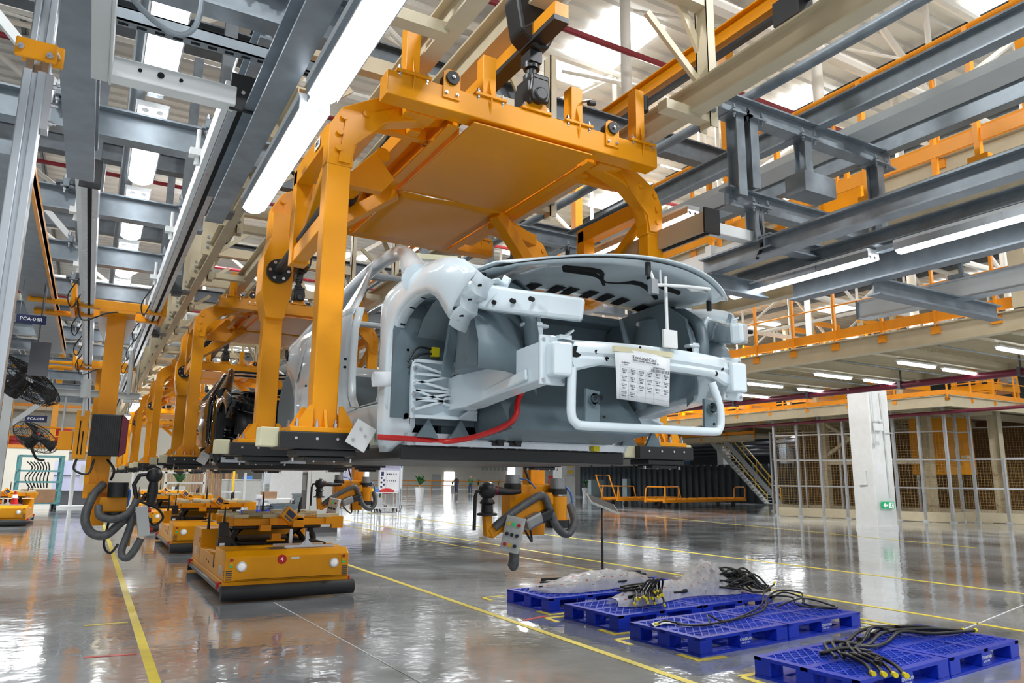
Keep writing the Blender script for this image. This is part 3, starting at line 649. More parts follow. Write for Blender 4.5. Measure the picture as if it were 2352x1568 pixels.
def carrier(label):
    t = thing('body_carrier', label, 'carrier', (2.26, 4.0, 0), 0, 'orange overhead body carriers')
    P = lambda mb, n, m='orange', **k: mb.mk(n, m, t, **k)
    for i, y in enumerate((-.24, 2.2)):
        P(MB().box(-1.0, 1.0, y-.065, y+.065, 3.61, 3.76), 'cross_beam', bev=.006)
        z = 3.76
        if i == 0:
            bracket(t, -.84, y, z, .34, .085); bracket(t, -.33, y, z, .30); bracket(t, .33, y, z, .28, .09, 2); bracket(t, .87, y, z, .42, .075, 1)
            roller(t, -.60, y-.065, z+.05); roller(t, .60, y-.065, z+.04)
        else:
            for x in (-.84, -.33, .33, .87): bracket(t, x, y, z, .3)
            roller(t, -.60, y-.065, z+.05); roller(t, .60, y-.065, z+.04)
        # black universal joint up to the trolley
        j = P(MB().box(-.11, .11, y-.08, y+.08, z, z+.02).prism([(-.1, z+.02), (.1, z+.02), (.05, z+.09), (-.05, z+.09)], 1, y-.07, y-.055).prism([(-.1, z+.02), (.1, z+.02), (.05, z+.09), (-.05, z+.09)], 1, y+.055, y+.07), 'joint_seat', bev=.003)
        MB().box(-.075, -.045, y-.1, y+.1, z+.04, z+.2).prism([(-.06, z+.05), (.06, z+.05), (.075, z+.12), (.06, z+.22), (-.06, z+.22), (-.075, z+.12)], 1, y-.12, y-.085).prism([(-.06, z+.05), (.06, z+.05), (.075, z+.12), (.06, z+.22), (-.06, z+.22), (-.075, z+.12)], 1, y+.06, y+.09).box(-.065, .065, y-.12, y+.09, z+.19, z+.24).cyl((0, y-.135, z+.1), (0, y+.11, z+.1), .048, 14).mks('fork', 'black', j, bev=.012)
        MB().cyl((0, y, z+.22), (0, y, z+.28), .055, 14).cyl((0, y, z+.28), (0, y, z+.33), .038, 14).cyl((0, y, z+.33), (0, y, z+.37), .055, 14).box(-.045, .045, y-.06, y+.06, z+.36, z+.44).mk('swivel', 'black', j, 40)
        k = MB()
        for dx in (-.085, .085): k.hexbolt((dx, y-.06, z+.02), .014, .016)
        k.mks('seat_bolt', 'chrome', j, smooth=30)
    for s in (-1, 1):
        P(MB().ch((s*.52, -.18, 3.66), (s*.52, 2.15, 3.66), .16, .07, .01), 'side_rail')
        P(MB().box(min(s*.62, s*.70), max(s*.62, s*.70), .1, 2.0, 3.63, 3.74), 'outer_rail', bev=.004)
        P(MB().bar((s*.45, -.1, 3.6), (s*.45, 2.1, 3.6), .012, .05), 'inner_trim', 'railing')
        a = P(MB().bar((s*.56, .2, 3.66), (s*1.02, .2, 3.66), .06, .07), 'stub_arm')
        k = MB()
        for dy in (-.02, .04): k.hexbolt((s*.5, .2+dy, 3.62), .015, .03, (s, 0, 0))
        k.mks('arm_bolt', 'chrome', a, smooth=30)
        # front and rear arch: arm, shoulder, post
        for y in (0, 1.55):
            x = s*1.18
            arm = [(s*.60, 3.86), (s*.52, 3.82), (s*.52, 3.68), (s*.9, 3.56), (s*1.06, 3.44), (s*1.10, 3.30), (s*1.10, 3.22), (s*1.25, 3.22), (s*1.25, 3.46), (s*1.18, 3.585), (s*.98, 3.70)]
            ar = P(MB().prism(arm if s > 0 else arm[::-1], 1, y-.06, y+.06), 'shoulder', bev=.006)
            MB().prism([(s*.85, 3.66), (s*1.16, 3.52), (s*1.19, 3.24), (s*1.12, 3.24), (s*1.10, 3.36), (s*.96, 3.5)], 1, y-.072, y-.058).mk('gusset', 'orange', ar)
            k = MB()
            for px, pz in ((1.17, 3.52), (1.19, 3.42), (1.19, 3.32), (1.04, 3.57)): k.cyl((s*px, y-.082, pz), (s*px, y-.07, pz), .02, 12)
            k.mks('weld_boss', 'orange', ar, smooth=40)
            P(MB().box(x-.07, x+.07, y-.055, y+.055, 1.71, 3.24), 'post', bev=.008)
            foot(t, x, y, s)
        # pivot frame between the two arches
        x = s*1.18
        u = P(MB().bar((x, .05, 3.46), (x, .86, 3.46), .11, .12).bar((x, .82, 3.5), (x, .82, 2.84), .11, .1).bar((x, .1, 2.93), (x, .78, 2.90), .09, .1).bar((x, .12, 3.36), (x, .74, 2.98), .05, .06), 'pivot_frame', bev=.005)
        hd = [(1.44, 2.70), (1.40, 2.86), (1.38, 3.0), (1.43, 3.12), (1.47, 3.4), (1.63, 3.4), (1.66, 3.12), (1.71, 3.0), (1.69, 2.86), (1.62, 2.70)]
        h = P(MB().prism([(x-.065, 2.6), (x-.11, 2.8), (x-.11, 3.06), (x-.065, 3.22), (x-.065, 3.42), (x+.065, 3.42), (x+.065, 3.22), (x+.11, 3.06), (x+.11, 2.8), (x+.065, 2.6)], 1, 1.44, 1.67), 'pivot_head', bev=.005)
        dk = P(MB().cyl((x, 1.405, 2.95), (x, 1.445, 2.95), .09, 24), 'pivot_disc', 'black')
        k = MB()
        for q in range(6): a = math.pi*q/3; k.cyl((x+.066*math.cos(a), 1.405, 2.95+.066*math.sin(a)), (x+.066*math.cos(a), 1.393, 2.95+.066*math.sin(a)), .012, 8)
        k.mks('disc_bolt', 'chrome', dk, smooth=30)
        P(MB().cyl((x, 1.44, 2.95), (x, .15, 3.05), .034, 12), 'torsion_shaft', 'black')
        if s < 0:
            P(MB().cyl((s*.8, .3, 3.52), (s*.8, 1.0, 3.5), .05, 12).cyl((s*.8, 1.0, 3.5), (s*.8, 1.35, 3.48), .028, 10), 'damper', 'orange')
            P(MB().tube([(s*.8, 1.0+.03*i, 3.495) for i in range(9)], [.055, .075]*4+[.055], 12), 'bellows', 'black')
            P(MB().prism([(s*.86, 3.52), (s*1.05, 3.3), (s*1.05, 3.26), (s*.8, 3.26), (s*.72, 3.36)], 1, .28, .36), 'damper_bracket', bev=.004)
        if s > 0:
            P(MB().bar((.42, 1.0, 3.58), (1.1, 1.3, 3.05), .09, .12).bar((1.18, .9, 2.96), (1.18, 1.6, 2.96), .1, .12).bar((.46, 1.15, 3.55), (.95, 1.3, 3.52), .09, .1), 'brace', bev=.005)
        else:
            P(MB().bar((-.45, 1.0, 3.58), (-1.0, 1.25, 3.2), .09, .1), 'brace', bev=.005)
        q = P(MB().box(min(s*.62, s*.82), max(s*.62, s*.82), -.14, -.02, 3.62, 3.68), 'stop_block', bev=.004)
    P(MB().box(-.44, .44, -.3, .93, 3.575, 3.583), 'belly_plate')
    g = []
    for i in range(10):
        g.append([(-.44+.098*j, .93+i*.13, 3.571-.012*math.sin(i*.9+j*.7)*math.sin(math.pi*j/9)) for j in range(10)])
    P(MB().grid(g), 'belly_plate', smooth=50, solid=.006)
    n = P(MB().box(-1.242, -1.24, .18, .3, 3.43, 3.49), 'number_plate', 'paper')
    text('002', .045, TL(-1.243, .24, 3.46) @ FX, 'ink', n)
    o = P(MB().box(-1.08, -.96, -.205, -.2, 1.60, 1.74), 'target_plate', 'white_paint', bev=.003)
    o.matrix_local = TL(-1.02, -.2, 1.67) @ Matrix.Rotation(R(28), 4, 'Y') @ TL(1.02, .2, -1.67)
    MB().hexbolt((-1.04, -.205, 1.7), .008, .008, (0, -1, 0)).hexbolt((-1.0, -.205, 1.68), .008, .008, (0, -1, 0)).hexbolt((-1.05, -.205, 1.63), .008, .008, (0, -1, 0)).mks('plate_screw', 'chrome', o, smooth=30)
    return t
ca = carrier('nearest orange overhead carrier holding the pale car body')
tag(ca, group=None)
for k, lb in enumerate(['second orange overhead carrier, holding the black car body', 'third orange overhead carrier down the line, behind the black car', 'fourth orange overhead carrier down the line',
                        'fifth orange overhead carrier down the line', 'farthest visible orange overhead carrier at the end of the line']):
    dup(ca, (2.26, 4.0+6.2*(k+1), 0), None, lb)
# trolley and track above
tr = thing('conveyor_track', 'beige overhead conveyor track with hanger frames running above the orange carriers', 'conveyor')
MB().ib((2.26, -1.5, 4.62), (2.26, 44, 4.62), .26, .16, .02).mk('track_beam', 'beige', tr)
for x in (1.53, 3.36):
    MB().ib((x, -1.5, 4.02), (x, 44, 4.02), .2, .11, .014).mk('guide_rail', 'beige', tr)
hp = None
for i in range(22):
    y = 1.4+i*2.05
    for s, x in ((-1, 1.08), (1, 3.52)):
        h = MB().ch((x, y, 3.86), (x, y, 5.5), .12, .07, .01, (0, 1, 0)).mk('hanger', 'beige', tr)
        if i % 2 == 1 or True:
            MB().bar((x+s*.01, y+.05, 4.45), (x-s*.42, y+.05, 5.25), .06, .03, (0, 1, 0)).bar((x, y, 3.93), (x-s*.42, y, 3.93), .09, .07).bar((x, y+.04, 4.2), (x-s*.5, y+.04, 4.62), .05, .03, (0, 1, 0)).mk('hanger_brace', 'beige', h)
            k = MB()
            for z in (3.98, 4.05, 4.12): k.cyl((x-.065*1, y-.075, z), (x, y-.062, z), .018, 8)
            k.mks('hanger_bolt', 'galv', h)
    MB().bar((1.08, y, 4.85), (3.52, y, 4.85), .1, .14).mk('hanger_crossbar', 'beige', tr)
MB().ib((.96, 4.6, 3.92), (.96, 44, 3.92), .17, .09, .012).mk('guide_rail', 'beige', tr)
for i in range(30):
    y = 5.2+i*1.1; h = MB().box(.835, .965, y-.06, y-.05, 3.86, 5.2).box(.955, .965, y-.05, y+.02, 3.86, 5.2).mk('hanger', 'beige', tr)
    if i < 8:
        k = MB()
        for z in (3.94, 4.0, 4.06): k.cyl((.9, y-.068, z), (.9, y-.058, z), .016, 8)
        k.mks('hanger_bolt', 'galv', h)
MB().ib((2.9, -1, 5.35), (2.9, 44, 5.35), .2, .1).mk('top_rail', 'beige', tr); MB().ib((1.6, -1, 5.35), (1.6, 44, 5.35), .2, .1).mk('top_rail', 'beige', tr)
for k in range(5):
    y = 4.0+6.2*k
    q = thing('trolley', ['black trolley joint with orange load bar above the nearest carrier', 'trolley with orange load bar above the second carrier', 'trolley with orange load bar above the third carrier', 'trolley with orange load bar above the fourth carrier', 'trolley with orange load bar above the fifth carrier'][k], 'trolley', (2.26, y, 0), 0, 'conveyor trolleys')
    MB().box(-.05, .05, -.6, 2.5, 4.27, 4.36).mk('load_bar', 'orange', q)
    MB().box(-.055, .055, -.6, 2.5, 4.235, 4.27).mk('wear_strip', 'black', q)
    for yy in (-.24, 2.2):
        b = MB().prism([(-.12, 4.3), (.0, 4.2), (.08, 4.22), (.14, 4.34), (.15, 4.62), (.08, 4.7), (-.1, 4.68), (-.17, 4.55)], 1, yy-.09, yy+.09).mk('head', 'black', q, bev=.02)
        MB().cyl((-.08, yy-.1, 4.6), (-.08, yy+.1, 4.6), .035, 12).cyl((.02, yy-.1, 4.26), (.02, yy+.1, 4.26), .025, 12).mk('pin', 'black', b, 40)
# ================================================================ lamps over the line
def lamp(L=1.24, wd=.13, cover=True):
    t = thing('strip_lamp', 'x', 'lamp')
    MB().prism([(-wd/2, .035), (wd/2, .035), (wd*.42, .0), (-wd*.42, 0)], 1, -L/2, L/2).mk('housing', 'white_paint', t)
    MB().box(-wd*.46, -wd*.43, -L/2, L/2, -.03, .02).box(wd*.43, wd*.46, -L/2, L/2, -.03, .02).mk('side_rail', 'alu', t)
    tb = MB().cyl((-.028, -L/2+.04, -.022), (-.028, L/2-.04, -.022), .013, 10).mk('lamp_tube', 'lamp', t, 40); share(tb, t, TL(.056, 0, 0), 'lamp_tube')
    k = MB()
    for x in (-.028, .028):
        for y in (-L/2+.03, L/2-.03): k.cyl((x, y-.02, -.02), (x, y+.02, -.02), .015, 10)
    k.mk('lamp_holder', 'chrome', t, 40)
    MB().grid([[(wd*.44*math.cos(a), y, -.005-.042*math.sin(a)) for a in (math.pi*i/10 for i in range(11))] for y in (-L/2, L/2)]).mk('clear_cover', 'lamp_cover', t, 60)
    MB().box(-.03, .03, L/2, L/2+.14, .0, .03).mk('joiner', 'galv', t)
    return t
mat('lamp_cover', (.95, .97, 1), .35, noise=0, emit=(.93, .97, 1), es=8)
l0 = lamp(); l0.location = (.62, 3.28, 2.87); l0['label'] = 'big strip lamp on the left beside the nearest carrier, the lower one'; l0['group'] = 'strip lamps left of the line'
for k, lb in enumerate(['big strip lamp at the top edge left of the nearest carrier']): dup(l0, (.62, 1.93, 2.87), 0, lb)
for k in range(9):
    lb = ['topmost strip lamp in the row over the left aisle', 'second strip lamp from the top over the left aisle', 'third strip lamp from the top over the left aisle', 'fourth strip lamp from the top over the left aisle',
          'fifth strip lamp over the left aisle, just above the yellow trolley', 'sixth strip lamp over the left aisle, below the yellow trolley', 'seventh strip lamp over the left aisle', 'eighth strip lamp over the left aisle', 'farthest strip lamp over the left aisle'][k]
    dup(l0, (.12, 3.75+1.52*k, 3.64), 0, lb, 'strip lamps over the left aisle').scale = (1.45, 1, 1)
for k, lb in enumerate(['strip lamp at right below the grey beam, right of the raised hood', 'strip lamp at the right edge below the long grey beam']):
    dup(l0, (4.4, 3.5-1.42*k, 2.95), 0, lb, 'strip lamps right of the line')
dup(l0, (3.62, 4.35, 3.38), 0, 'strip lamp glowing behind the black end cap under the grey frame', 'strip lamps right of the line')
for k in range(2):
  q = dup(l0, (.57, 14+3*k, 2.6), R(0), ['tilted strip lamp glowing left of the far carriers, nearest', 'strip lamp left of the far carriers, second', 'strip lamp left of the far carriers, third', 'strip lamp left of the far carriers, fourth', 'strip lamp left of the far carriers, last'][k], 'strip lamps beside the far carriers')
  MB().cyl((0, -.5, .03), (0, -.5, 1.0), .006, 6).cyl((0, .5, .03), (0, .5, 1.0), .006, 6).mk('hanger_wire', 'galv', q)
dup(l0, (.2, 17, 3.05), R(90), 'crosswise strip lamp beyond the second yellow trolley', 'strip lamps over the left aisle')
# ================================================================ steel frame on the left of the line
fl = thing('overhead_frame', 'grey galvanised overhead steel frame over the left aisle', 'steel frame')
ys = [3.02, 4.6, 6.1, 7.6, 9.1, 10.6, 12.1, 13.6, 15.5, 17.5, 20, 23]
for i, y in enumerate(ys):
    b = MB().ib((-7, y, 3.45), (.92 if i < 2 else .6, y, 3.45), .18, .11, .012).mk('cross_beam', 'galv', fl)
    k = MB()
    for x in (-.30, .48): k.box(x-.09, x+.09, y-.09, y+.09, 3.52, 3.54).box(x-.07, x-.03, y-.11, y-.06, 3.52, 3.58).box(x+.03, x+.07, y-.11, y-.06, 3.52, 3.58)
    k.mks('clamp', 'galv', b, bev=.003)
    k = MB()
    for x in (-.30, .48):
        for dx in (-.06, .06): k.hexbolt((x+dx, y-.07, 3.52), .016, .022, (0, 0, -1)).hexbolt((x+dx, y-.07, 3.58), .016, .022)
    k.mks('clamp_bolt', 'chrome', b, smooth=30)
for x, z in ((-.26, 3.62), (.56, 3.62), (-1.3, 3.62), (-2.6, 3.62)): MB().ib((x, 3.4 if x > -.5 else 1, z), (x, 26, z), .16, .1, .012).mk('long_beam', 'galv', fl)
MB().ib((.50, .6, 3.02), (.50, 4.5, 3.02), .17, .1, .012).mk('lamp_beam', 'galv', fl)
MB().ib((.9, .5, 3.6), (.9, 3.2, 3.6), .2, .14, .014).mk('lamp_beam', 'galv', fl)
MB().ch((-.20, 2.98, 3.2), (.72, 2.98, 3.2), .055, .05, .006).mk('slotted_channel', 'galv', fl)
k = MB()
for i in range(13): k.box(-.14+i*.065, -.105+i*.065, 2.975, 2.99, 3.170, 3.1735)
k.mk('slot', 'hole', fl)
for y in (3.02, 6.1, 9.1, 12.1):
    for x in (-.28, .68, -1.6, -3): MB().box(x-.05, x+.05, y-.045, y+.045, 3.5, 6.5).box(x-.14, x+.14, y-.1, y+.1, 3.54, 3.56).mk('drop_post', 'galv_dark', fl)
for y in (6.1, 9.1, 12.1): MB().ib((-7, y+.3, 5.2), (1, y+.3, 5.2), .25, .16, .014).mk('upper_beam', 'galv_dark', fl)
for y in ys[1:8:2]: MB().bar((-.28, y, 3.5), (-1.2, y, 4.5), .05, .05).bar((-1.6, y, 3.5), (-2.4, y+.5, 4.6), .05, .05).mk('brace', 'white_paint', fl)
MB().cyl((.03, 3.3, 3.75), (.03, 24, 3.75), .045, 10).mk('conduit', 'galv', fl, 40)
MB().box(-.72, -.45, 4.5, 12, 3.12, 3.2).mk('cable_tray', 'galv', fl)
MB().box(-.47, -.45, 4.5, 12, 3.1, 3.24).mk('tray_edge', 'orange', fl)
# big blunt beam end at upper left and a housing above
MB().ib((-.2, 1.0, 3.15), (-.2, 4.5, 3.15), .2, .13, .014).mk('blunt_beam', 'galv', fl)
MB().box(-1.3, -.42, 1.2, 2.6, 2.85, 3.3).box(-.9, -.5, 2.3, 2.62, 2.8, 2.85).mk('duct_box', 'galv_dark', fl)
# aluminium crane rails
cr = thing('crane_rail', 'aluminium light-crane rails with black slots over the left aisle', 'crane rail')
for x in (.44, -.16):
    y0 = 3.3 if x > 0 else 4.7
    MB().box(x-.045, x+.045, y0, 30, 3.10, 3.24).mk('rail', 'alu', cr)
    MB().box(x-.012, x+.012, y0, 30, 3.096, 3.102).mk('slot', 'hole', cr)
    MB().box(x-.075, x-.047, y0, 30, 3.12, 3.22).mk('glare_strip', 'white_paint', cr)  # lamp reflection on the aluminium rail, put in as white paint
    MB().box(x-.055, x+.055, y0-.015, y0, 3.08, 3.26).mk('end_cap', 'black', cr, bev=.005)
    MB().hexbolt((x, y0-.015, 3.17), .01, .004, (0, -1, 0)).mk('cap_screw', 'chrome', cr)
    for k in range(9):
        y = y0+.9+1.5*k; MB().box(x-.13, x-.05, y-.03, y+.03, 3.2, 3.24).cyl((x-.09, y, 3.24), (x-.09, y, 3.36), .012, 8).cyl((x-.09, y, 3.15), (x-.09, y, 3.2), .014, 8).mk('rail_hanger', 'white_paint', cr)
    for k in range(4):
        y = 7.5+1.6*k; MB().tube(smooth_path([(x-.07, y, 3.22), (x-.16, y+.1, 3.05), (x-.12, y+.3, 2.98), (x-.05, y+.35, 3.2)], 5), .006, 6).mk('cable_loop', 'black', cr, 40)
wb = tag(MB().box(-.18, .41, 3.26, 3.34, 3.09, 3.18).mk('cross_bar', 'white_paint', None, bev=.005), 'white square crossbar between the crane rails with a black end cap', 'crossbar')
k = MB()
for x in (.02, .1, .18): k.cyl((x, 3.255, 3.14), (x, 3.262, 3.14), .008 if x != .1 else .014, 10)
k.mk('bar_hole', 'hole', wb)
wr = tag(MB().tube(smooth_path([(-.12, 2.2, 2.95), (-.02, 2.3, 2.86), (.1, 2.35, 2.82), (.16, 2.33, 2.88), (.16, 2.33, 3.1)], 6), .009, 8).mk('steel_rope', 'galv', None, 40), 'looped galvanised steel safety rope at the top left', 'rope')
wr2 = tag(MB().tube(smooth_path([(.46, 3.7, 3.6), (.43, 3.6, 3.45), (.42, 3.5, 3.38), (.45, 3.32, 3.25)], 6), .006, 8).mk('steel_rope', 'white_paint', None, 40), 'thin white rope down to the black end cap', 'rope')
# aluminium pole with orange clamps, close to the camera
ap = thing('profile_pole', 'tall aluminium profile pole with an orange clamp at the left edge', 'pole', (-.262, 2.5, .45))
MB().box(-.03, -.006, -.03, .03, .9, 2.2).box(.006, .03, -.03, .03, .9, 2.2).box(-.012, .012, -.012, .03, .9, 2.2).mk('profile', 'alu', ap, bev=.003)
MB().box(-.028, -.008, .0, .06, 2.16, 2.9).box(.012, .034, .0, .06, 2.16, 2.9).box(-.01, .014, .02, .06, 2.16, 2.9).mk('upper_profile', 'alu', ap, bev=.003)
c = MB().box(-.055, .052, -.05, -.035, 2.225, 2.285).mk('clamp_plate', 'orange', ap, bev=.004)
MB().box(-.05, .062, .065, .08, 2.27, 2.34).mk('clamp_plate', 'orange', ap, bev=.004)
MB().hexbolt((-.04, -.05, 2.25), .01, .01, (0, -1, 0)).hexbolt((.035, -.05, 2.24), .01, .012, (0, -1, 0)).cyl((.045, -.04, 2.27), (.05, .07, 2.3), .006, 8).mk('clamp_bolt', 'chrome', c, 30)
MB().box(.03, .05, -.02, .03, 2.02, 2.2).hexbolt((.05, 0, 2.17), .008, .01, (1, 0, 0)).hexbolt((.05, 0, 2.11), .008, .01, (1, 0, 0)).hexbolt((.05, 0, 2.05), .008, .01, (1, 0, 0)).mk('joint_plate', 'chrome', ap, 30)
tag(MB().box(-.13, -.075, 1.5, 2.75, 2.80, 2.88).box(-.076, -.068, 1.5, 2.75, 2.79, 2.89).mk('cable_duct', 'cab_grey', None, bev=.004), 'pale grey cable duct with black end beside the aluminium pole', 'duct')
# ================================================================ steel frame on the right
fr = thing('overhead_frame', 'grey galvanised overhead steel frame right of the line', 'steel frame')
G = lambda mb, n, m='galv', **k: mb.mk(n, m, fr, **k)
for x, w_ in ((3.65, .1), (4.67, .1), (5.53, .1)): G(MB().ib((x, -1, 4.24), (x, 40, 4.24), .17, w_, .013), 'long_beam')
G(MB().cyl((4.0, -1, 4.27), (4.0, 40, 4.27), .04, 12), 'conduit', smooth=40)
G(MB().box(4.98, 5.24, -1, 40, 4.17, 4.24), 'cable_duct', 'cab_grey')
for y in (3.45, 6.6, 10, 13.5, 17, 21, 26):
    G(MB().ib((3.5, y, 4.1), (5.6, y, 4.1), .15, .11, .013), 'cross_beam')
    G(MB().ib((3.7, y+.05, 3.42), (5.3, y+.05, 3.42), .15, .11, .013), 'cross_beam')
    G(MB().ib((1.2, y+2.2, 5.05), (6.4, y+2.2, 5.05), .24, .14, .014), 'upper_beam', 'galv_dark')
    for x, z0, z1 in ((3.78, 3.42, 4.05), (3.92, 3.5, 4.05), (4.5, 3.72, 4.05), (5.38, 3.3, 4.05), (3.93, 3.1, 3.38)):
        p = G(MB().ib((x, y, z0), (x, y, z1), .1, .08, .01, (0, 1, 0)), 'drop_post')
        k = MB().box(x-.1, x+.1, y-.08, y+.08, z1-.03, z1-.015)
        for dx in (-.07, .07): k.hexbolt((x+dx, y-.06, z1-.03), .013, .02, (0, 0, -1)).hexbolt((x+dx, y-.06, z1), .013, .02)
        k.mk('bolted_plate', 'galv', p, 30)
    for x in (3.62, 4.62): G(MB().box(x-.05, x+.05, y+2.16, y+2.24, 4.3, 4.95).box(x-.12, x+.12, y+2.1, y+2.3, 4.92, 4.94), 'drop_post', 'galv_dark')
    G(MB().box(4.4, 4.75, y-.08, y+.1, 3.58, 3.74), 'stub_beam')
G(MB().ib((3.95, -.5, 3.055), (3.95, 3.98, 3.055), .13, .11, .013), 'low_beam')
G(MB().ch((4.4, -.5, 3.05), (4.4, 4.1, 3.05), .1, .07, .008), 'lamp_beam')
G(MB().ib((3.9, 3.9, 2.93), (4.5, 3.9, 2.93), .12, .1, .012), 'short_beam')
G(MB().ib((4.68, -.5, 2.95), (4.68, 3.76, 2.95), .2, .12, .013), 'low_beam')
G(MB().ib((3.9, 3.35, 3.09), (4.75, 3.35, 3.09), .1, .1, .012), 'short_beam')
G(MB().ib((4.7, 3.1, 2.82), (6.3, 3.1, 2.82), .12, .1, .012), 'short_beam')
k = MB().box(4.56, 4.80, 3.28, 3.42, 3.05, 3.07)
for dx in (-.06, .06): k.hexbolt((4.68+dx, 3.3, 3.07), .016, .03).box(4.66+dx-.03, 4.7+dx, 3.28, 3.34, 3.07, 3.09)
G(k, 'beam_clamp', smooth=30)
cr = thing('crane_rail', 'tan and white light-crane rails with black caps under the right frame', 'crane rail')
MB().box(3.46, 3.56, 3.46, 9, 3.12, 3.26).mk('rail', 'tan', cr); MB().box(3.49, 3.53, 3.46, 9, 3.115, 3.122).mk('slot', 'hole', cr)
MB().box(3.44, 3.58, 3.44, 3.46, 3.10, 3.28).mk('end_cap', 'black', cr, bev=.004)
MB().box(4.09, 4.19, 3.5, 9, 3.08, 3.24).mk('rail', 'white_paint', cr); MB().box(4.07, 4.21, 3.48, 3.5, 3.07, 3.26).mk('end_cap', 'black', cr, bev=.004)
for k in range(4): MB().box(4.05, 4.1, 4.0+.7*k, 4.06+.7*k, 3.06, 3.24).box(4.05, 4.2, 4.0+.7*k, 4.06+.7*k, 3.24, 3.27).mk('rail_clamp', 'white_paint', cr)
tag(MB().box(3.56, 4.08, 3.46, 3.54, 3.12, 3.2).mk('cross_bar', 'white_paint', None, bev=.005), 'white square crossbar between black capped rails right of the line', 'crossbar')
wr = thing('crane_rail', 'white crane rail hanging at the right edge below the grey beam', 'crane rail')
MB().box(5.72, 5.82, -.5, 3.92, 2.87, 3.01).mk('rail', 'white_paint', wr); MB().box(5.70, 5.84, -.5, 3.92, 2.86, 2.875).box(5.7, 5.84, -.5, 3.92, 3.005, 3.02).mk('rail_edge', 'alu', wr); MB().box(5.70, 5.84, 3.92, 3.94, 2.86, 3.02).mk('end_cap', 'galv', wr)  # aluminium rail, its glare put into the white face colour
MB().box(5.68, 5.86, 3.0, 3.12, 3.02, 3.05).cyl((5.77, 3.06, 3.05), (5.77, 3.06, 3.16), .02, 8).box(5.7, 5.84, 3.02, 3.1, 3.16, 3.2).mk('rail_hanger', 'galv', wr)
tag(MB().tube([(4.9, 3.1, 3.0), (5.3, 3.3, 3.0), (5.76, 3.7, 3.03)], .008, 6).mk('steel_rope', 'galv'), 'thin steel rope holding the white crane rail at right', 'rope')
tag(MB().tube(smooth_path([(3.95, 3.42, 3.4), (3.93, 3.4, 3.25), (3.95, 3.41, 3.1), (3.9, 3.42, 2.98)], 5), .012, 8).mk('power_cable', 'black', None, 40), 'black cable tied down the hanging post under the right frame', 'cable')
# hall gantry posts and orange rails of the upper walkway beyond
# ================================================================ walkways
def railing(par, a, b, z0, n, h=1.13, kick=True, m='railing', r=.022, kh=.17):
    a = V(a); b = V(b)
    MB().tube([a+V((0, 0, z0+h)), b+V((0, 0, z0+h))], r, 8).mk('top_rail', m, par, 40)
    MB().tube([a+V((0, 0, z0+h*.58)), b+V((0, 0, z0+h*.58))], r*.8, 8).mk('mid_rail', m, par, 40)
    if kick: MB().bar(a+V((0, 0, z0+.1)), b+V((0, 0, z0+.1)), .012, kh).mk('toe_board', m, par)
    f = None
    for i in range(n+1):
        p = a.lerp(b, i/n)
        if f is None:
            f = MB().box(-.03, .03, -.02, .02, -.14, h).box(-.035, .035, -.08, .08, -.2, -.08).mk('rail_post', m, par)
            k = MB().hexbolt((-.035, -.055, -.14), .016, .012, (-1, 0, 0)).hexbolt((-.035, .055, -.14), .016, .012, (-1, 0, 0)).mk('post_bolt', 'chrome', f, 30)
            f.matrix_local = TL(p.x, p.y, z0)
            f0 = f
        else:
            share(f0, par, TL(p.x, p.y, z0), 'rail_post')
def mesh_deck(par, x0, x1, y0, y1, z, p=.07, name='mesh_deck', m='beige'):
    mb = MB(); d = (x1-x0)
    y = y0-d
    while y < y1:
        for sg in (1, -1):
            a, b = ((x0, y), (x1, y+d)) if sg > 0 else ((x1, y), (x0, y+d))
            ya, yb = a[1], b[1]
            if yb > y0 and ya < y1:
                t0 = max(0, (y0-ya)/d); t1 = min(1, (y1-ya)/d)
                mb.bar((lerp(a[0], b[0], t0), lerp(ya, yb, t0), z), (lerp(a[0], b[0], t1), lerp(ya, yb, t1), z), .008, .012)
        y += p
    o = mb.mk(name, m, par); o['kind'] = 'stuff'; return o
w1 = thing('walkway', 'beige mesh-floored walkway with orange railing at the upper right', 'walkway')
for x in (6.0, 7.15): MB().ib((x, -2, 3.83), (x, 7.05, 3.83), .34, .14, .014).mk('edge_beam', 'beige', w1)
for i in range(9): MB().ib((6, -1+i*.99, 3.9), (7.15, -1+i*.99, 3.9), .12, .08, .01).mk('joist', 'beige', w1)
mesh_deck(w1, 6.05, 7.1, -1.2, 7, 4.0)
railing(w1, (6.0, -2, 0), (6.0, 6.9, 0), 4.14, 9, 1.07, kh=.11); railing(w1, (7.15, -2, 0), (7.15, 6.9, 0), 4.1, 9, 1.05, False)
k = MB()
for y in (6.7, 6.2, 5.2, 4.6, 3.2, 2.6): k.cyl((5.92, y, 3.8), (5.905, y, 3.8), .03, 8).cyl((5.92, y+.13, 3.8), (5.905, y+.13, 3.8), .03, 8)
k.mk('beam_bolt', 'galv', w1, 30)
MB().ib((6.0, 6.98, 3.8), (7.15, 6.98, 3.8), .34, .14, .014).box(6.9, 7.3, 6.9, 7.1, 3.6, 3.66).mk('end_beam', 'beige', w1)
MB().box(6.6, 6.9, 4.4, 4.9, 4.05, 4.5).mk('drive_housing', 'orange', w1)
w2 = thing('platform', 'wide beige platform with orange railing and lamps below, in front of the white column', 'platform')
for x in (12, 17): MB().ib((x, 4, 3.9), (x, 24, 3.9), .32, .16, .016).mk('edge_beam', 'beige', w2)
for i in range(12): MB().ib((12, 4.55+1.85*i, 3.92), (17, 4.55+1.85*i, 3.92), .24, .14, .014).mk('joist', 'beige', w2)
for i in range(24): MB().box(12.05, 16.95, 4.02+.83*i, 4.82+.83*i, 4.045, 4.075).mk('deck_panel', 'beige_dark', w2)
m = MB()
for i in range(40): m.bar((12.1+i*.122, 4, 4.03), (12.1+i*.122, 24, 4.03), .012, .03)
